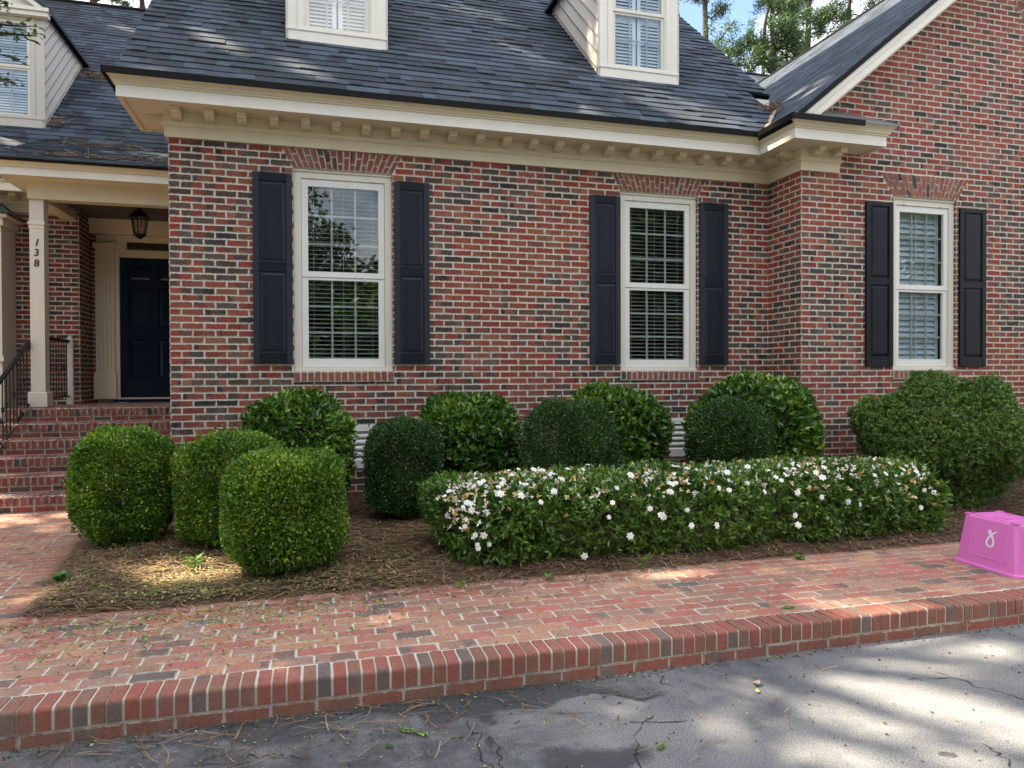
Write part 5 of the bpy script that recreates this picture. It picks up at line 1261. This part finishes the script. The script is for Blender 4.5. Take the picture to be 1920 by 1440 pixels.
pine('pine seen above the ridge of the left roof', tp(175, 34), 24, (0, 0), 207, .40, 1.0, .3)
pine('pine behind the left roof beside the front roof edge', tp(262, 36), 24, (.4, 0), 209, .40, 1.2, .25)
# shade trees left of the picture: their canopy shades the house front; its gaps are cut along sun rays to place the flecks
E1 = unit(np.cross(SUN, V(0, 0, 1))); E2 = np.cross(E1, SUN)
def sp2(P): P = np.asarray(P); return np.stack([P@E1, P@E2], -1)
LIT = []
def lit(P, r): LIT.append((sp2(P), r))
for px, py, r in ((1326, 1269, .17), (1521, 1249, .20), (1600, 1262, .12), (1765, 1215, .24), (1720, 1235, .16), (1435, 1316, .24), (1375, 1312, .15), (1682, 1301, .20), (1832, 1361, .20), (1495, 1369, .20), (1450, 1350, .13), (1660, 1392, .22), (1720, 1425, .2), (1277, 1316, .13), (1640, 1345, .12), (1875, 1240, .15), (1560, 1315, .14)): lit(at_z(px, py, 0), r*.8)
for px, py, r in ((480, 1238, .0), (440, 1243, -.03), (45, 1127, -.04), (70, 1125, -.05), (1277, 1080, .0), (1240, 1090, -.05), (1640, 1135, -.05), (1031, 1202, -.05), (20, 964, -.02), (125, 966, -.03), (745, 1160, -.06), (905, 1190, -.06)): lit(at_z(px, py, ZWK), r)
for px, py, r in ((360, 1068, .13), (395, 1080, .12), (310, 1090, .08), (430, 1072, .1), (250, 1075, .05)): lit(at_z(px, py, .2), r-.07)
def onroof(px, py, f=(YE, ZE)):
    d = ray(px, py); t = (f[1]-CAMH-SL*f[0])/(d[2]-SL*d[1]); return CAM+d*t
for px, py, r in ((870, 25, .10), (910, 32, .10), (950, 42, .06), (960, 92, .08), (985, 105, .10), (1005, 115, .06), (750, 122, .07), (790, 132, .07), (1030, 183, .07), (1060, 197, .10), (1090, 207, .08), (1115, 215, .05), (1210, 185, .08), (1250, 187, .09), (1330, 212, .10), (1360, 222, .09), (1400, 232, .10), (1320, 240, .09), (1345, 246, .06), (395, 75, .07), (415, 82, .08), (440, 90, .07), (380, 68, .05), (560, 130, .07), (600, 138, .06), (310, 150, .05)): lit(onroof(px, py), r-.08)
for px, py, r in ((210, 50, .03), (235, 58, .0), (20, 262, .03)): lit(onroof(px, py, (YE2, ZE2)), r)
for px, r in ((200, .0), (275, .07), (303, .07)): lit(at_y(px, 283, 11.0), r)
for z in (5.35, 5.65, 5.95, 6.3): lit((3.25, 7.95+(z-5.3)*.35, z), -.07)
for y in np.arange(6.8, 16, .3): lit((PEAK-.2, y, zw(PEAK-.2)), .30); lit((PEAK-.6, y, zw(PEAK-.6)), .32); lit((PEAK-.95, y, zw(PEAK-.95)), .22)
for x in np.arange(6.0, 14, .4):
    for y in np.arange(13.2, 17.4, .4): lit((x, y, zr2(y)), .4)
for y in (7.0, 7.25, 7.5, 7.75): lit((5.6+(y-7.0)*.35, y, zw(5.6+(y-7)*.35)), .09)
lit((4.9, 6.62, 4.13), -.08); lit((4.9, 6.74, 4.11), -.09)
for z in (2.9, 3.1, 3.3, 3.5): lit((XR, 6.83, z), .05)
LC = np.array([l[0] for l in LIT]); LRr = np.array([l[1] for l in LIT])
def shade_tree(label, base, crown, rad, n, seed):
    T = thing('shade_tree', label, 'tree', base, 'tall trees shading the house front'); R = np.random.default_rng(seed); rr = random.Random(seed)
    mb = MB(); b = V(*base); c = V(*crown); limb(mb, b, c-V(0, 0, rad[2]*.5), .34, .2, 6, .02, rr)
    m = 26; lob = []
    while len(lob) < m:
        q = R.uniform(-1, 1, 3)
        if np.dot(q, q) < .9: lob.append(c+q*np.asarray(rad)*.85)
    for l in lob: limb(mb, c-V(0, 0, rad[2]*.6), l, .10, .02, 4, .1, rr)
    local(mb.build('trunk', M['bark'], T))
    P = []
    for l in lob:
        q = R.normal(size=(n//m, 3)); q = nrm(q)*R.random((len(q), 1))**.45*np.asarray(rad)*.42; P.append(l+q)
    P = np.concatenate(P); s = sp2(P); keep = np.ones(len(P), bool); wq = 1+.22*np.sin(s[:, 0]*9+seed)*np.cos(s[:, 1]*8)
    for ctr, r in zip(LC, LRr): keep &= ((s-ctr)**2).sum(1) > np.maximum(r*wq+.17, .05)**2
    P = P[keep]; D = R.normal(size=P.shape)
    local(quads('crown', leaf_quads(P-nrm(D)*.12, D, R.uniform(.22, .34, len(P)), R.uniform(.13, .20, len(P))), M['canopy'], T)); return T
def crown_over(t, k): return tuple(V(*t)+SUN*k)
CN = 15000
for i, (t, k, rad, base) in enumerate((((-2.2, 4.2, 0), 21, (5.4, 4.4, 3.6), (-15.5, 6.5, 0)), ((3.4, 3.2, 0), 22, (4.8, 3.6, 3.4), (-11.5, 5.5, 0)), ((7.6, 4.6, 2.), 23, (4.6, 4.0, 3.6), (-8.2, 14.0, 0)), ((1.5, 8.6, 5.), 19, (4.6, 3.8, 3.6), (-11.5, 16., 0)), ((-3.5, 12.5, 5.), 17, (4.6, 4.4, 3.4), (-14.5, 19, 0)), ((6.6, 9.6, 5.5), 21, (3.8, 3.6, 3.4), (-8.0, 18., 0)), ((-3.2, 15.0, 7.8), 15, (4.4, 3.6, 3.2), (-12.0, 23., 0)))):
    shade_tree(('leafy shade tree standing left of the house, nearest the driveway', 'leafy shade tree leaning over the left end of the driveway', 'leafy tree rising behind the left house corner', 'leafy tree left of the porch roof', 'leafy tree farthest back on the left', 'leafy tree behind the left roof', 'leafy tree behind the left ridge, beyond the pedimented dormer')[i], base, crown_over(t, k), rad, CN, 300+i)
# branch that dips into the top left corner
def branch():
    T = thing('maple_tree', 'leafy maple whose twigs dip before the left dormer', 'tree', (-5.2, 4.6, 0)); mb = MB()
    limb(mb, (-5.2, 4.6, -.05), (-5.0, 4.7, 6.2), .13, .06, 6, .02); tips = []
    c = lambda px, py, y=5.0: at_y(px, py, y)
    P0 = V(-4.9, 4.7, 4.4)
    for pts in ([(-160, 20), (-60, 38), (20, 48), (70, 50)], [(-160, 60), (-70, 85), (-10, 100), (40, 112)], [(-150, 110), (-60, 138), (0, 148), (30, 155)], [(-150, -30), (-60, -12), (-10, 5), (12, 8)], [(-40, 55), (0, 62), (45, 66), (72, 68)]):
        w = [c(*p) for p in pts]
        if pts[0][0] < -100: w = [P0]+w
        mb.tube(w, list(np.linspace(.016, .002, len(w))), 5)
        for a, b in zip(w[-4:], w[-3:]):
            for t in np.linspace(0, 1, 7): tips.append(a+(b-a)*t)
    local(mb.build('trunk', M['bark'], T))
    k = 3; P = np.repeat(np.array(tips), k, 0)+rng.normal(0, .018, (len(tips)*k, 3)); D = rng.normal(size=P.shape)*V(1, 1, .5)+V(.6, 0, -.1)
    Q = leaf_quads(P, D, rng.uniform(.030, .05, len(P)), rng.uniform(.015, .024, len(P)), up=np.tile(V(0, 0, 1.), (len(P), 1)))
    Cc = V(-5.2, 4.6, 6.3)+rng.normal(size=(2500, 3))*V(.75, .8, .8); Cc = Cc[Cc[:, 0] < -4.2]; Q2 = leaf_quads(Cc, rng.normal(size=Cc.shape), .12, .07)
    local(quads('crown', np.concatenate([Q, Q2]), M['canopy'], T))
branch()
# unseen trees across the driveway, placed for pane reflections and a darker porch
def round_tree(label, base, h, rad, seed, n=9000, leaf=.34):
    T = thing('yard_tree', label, 'tree', base, 'yard trees across the driveway'); R = np.random.default_rng(seed); rr = random.Random(seed); mb = MB(); b = V(*base); c = b+V(0, 0, h-rad[2])
    limb(mb, b, c, .25, .12, 5, .02, rr); lob = []
    while len(lob) < 22:
        q = R.uniform(-1, 1, 3)
        if np.dot(q, q) < 1: lob.append(c+q*np.asarray(rad)*.85)
    for l in lob: limb(mb, c-V(0, 0, rad[2]*.5), l, .07, .015, 4, .1, rr)
    local(mb.build('trunk', M['bark'], T)); P = []
    for l in lob:
        q = R.normal(size=(n//22, 3)); P.append(l+nrm(q)*R.random((len(q), 1))**.5*np.asarray(rad)*.36)
    P = np.concatenate(P); D = R.normal(size=P.shape); local(quads('crown', leaf_quads(P, D, R.uniform(.7, 1.2, len(P))*leaf, R.uniform(.4, .7, len(P))*leaf, ), M['canopy'], T)); return T
round_tree('yard tree across the driveway mirrored in the left window', (-1.2, -14, 0), 9.6, (2.6, 2.4, 3.0), 401, 4200, .26)
for i, (x, y, h) in enumerate(((-13, -3, 11), (-9.5, -7.5, 10), (-15, 3, 12), (-5.5, -12, 6.4), (-1, -12.5, 5.6), (3.6, -12, 5.4), (7.4, -12, 6.4))):
    round_tree(('unseen bushy tree added left of the driveway entrance to darken the porch', 'unseen bushy tree added at the left front of the yard to darken the porch', 'unseen bushy tree added left of the porch to darken it', 'low bushy tree across the driveway, leftmost', 'low bushy tree across the driveway facing the left window', 'low bushy tree across the driveway facing the brick wall', 'low bushy tree across the driveway right of the others')[i], (x, y, 0), h, (3.6, 3.0, h*.46), 420+i, 8000)  # the first three are added at the front left to darken the porch
round_tree('tall unseen bushy tree added in the yard straight before the porch to darken it', (-4.9, -3.8, 0), 12., (3.9, 3.0, 5.6), 440, 12000)  # unseen tree added to cut the skylight entering the porch recess
T = thing('reflection_hedge', 'tall evergreen screen added across the driveway to darken the window reflections', 'hedge', (16, -18, 0)); n = 60000; P = np.stack([rng.uniform(-14, 52, n), rng.normal(-18, .7, n), rng.beta(1.2, 1.2, n)*6.8], -1)  # unseen screen added so the lower panes mirror dark foliage, not bright sky
local(quads('foliage', leaf_quads(P, rng.normal(size=P.shape), rng.uniform(.3, .5, n), rng.uniform(.18, .3, n)), M['canopy'], T)); mb = MB()
for i in range(44): mb.tube([(-13+1.5*i, -18, 0), (-13+1.5*i+random.uniform(-.3, .3), -18, 5.5)], [.05, .02], 5)
local(mb.build('stems', M['twig'], T))
for i, (x, y, h) in enumerate(((10.5, -14, 12), (16.5, -15, 13), (23, -13, 12), (31, -16, 15), (40, -15, 15))):
    round_tree(('broad yard tree mirrored in the middle window', 'broad yard tree right of the first across the driveway', 'broad yard tree opposite the brick wing', 'tall yard tree far right across the driveway', 'farthest yard tree on the right across the driveway')[i], (x, y, 0), h, (4.6, 3.6, h*.42), 410+i)

# ------------------------------------------------------------------ light, sky, camera
W = bpy.data.worlds.new('World'); SC.world = W; W.use_nodes = True; nt = W.node_tree; nt.nodes.clear()
elev = math.asin(SUN[2]); rot = math.atan2(SUN[0], SUN[1])
sky = nd(nt, 'ShaderNodeTexSky', sky_type='NISHITA'); sky.sun_disc = False; sky.sun_elevation = elev; sky.sun_rotation = rot; sky.air_density = 1.0; sky.dust_density = 1.0; sky.ozone_density = 1.0
tc = nd(nt, 'ShaderNodeTexCoord').outputs['Generated']
cl = noise(nt, vadd(nt, vmul(nt, tc, (1, 1, 1.8)), (3.1, .4, .2)), 2.1, 7, .58, .25)
cf = ramp(nt, cl, [(.44, (0, 0, 0)), (.60, (1, 1, 1))])
col = mixc(nt, mt(nt, 'MULTIPLY', cf, .92), sky.outputs[0], (9.5, 9.2, 8.8))
bg = nd(nt, 'ShaderNodeBackground', {0: col, 1: .085}); nt.links.new(bg.outputs[0], nd(nt, 'ShaderNodeOutputWorld').inputs[0])
L = bpy.data.lights.new('sun', 'SUN'); L.energy = 5.0; L.angle = math.radians(.53); L.color = (1.0, .88, .68)
lo = bpy.data.objects.new('sun', L); C.objects.link(lo); lo.rotation_euler = Vector(SUN).to_track_quat('Z', 'Y').to_euler(); lo.location = (-15, 5, 25)
cam = bpy.data.cameras.new('camera'); cam.sensor_width = 36; cam.lens = FPX/1920*36; cam.clip_end = 2000; cam.clip_start = .05
co_ = bpy.data.objects.new('camera', cam); C.objects.link(co_)
co_.matrix_world = Matrix(((RT[0], UPV[0], -FW[0], 0), (RT[1], UPV[1], -FW[1], 0), (RT[2], UPV[2], -FW[2], CAMH), (0, 0, 0, 1)))
SC.camera = co_
SC.view_settings.view_transform = 'Standard'; SC.view_settings.look = 'None'; SC.view_settings.exposure = 2.28; SC.view_settings.gamma = 1
SC.cycles.max_bounces = 8; SC.cycles.transparent_max_bounces = 16
SC.cycles.use_denoising = True
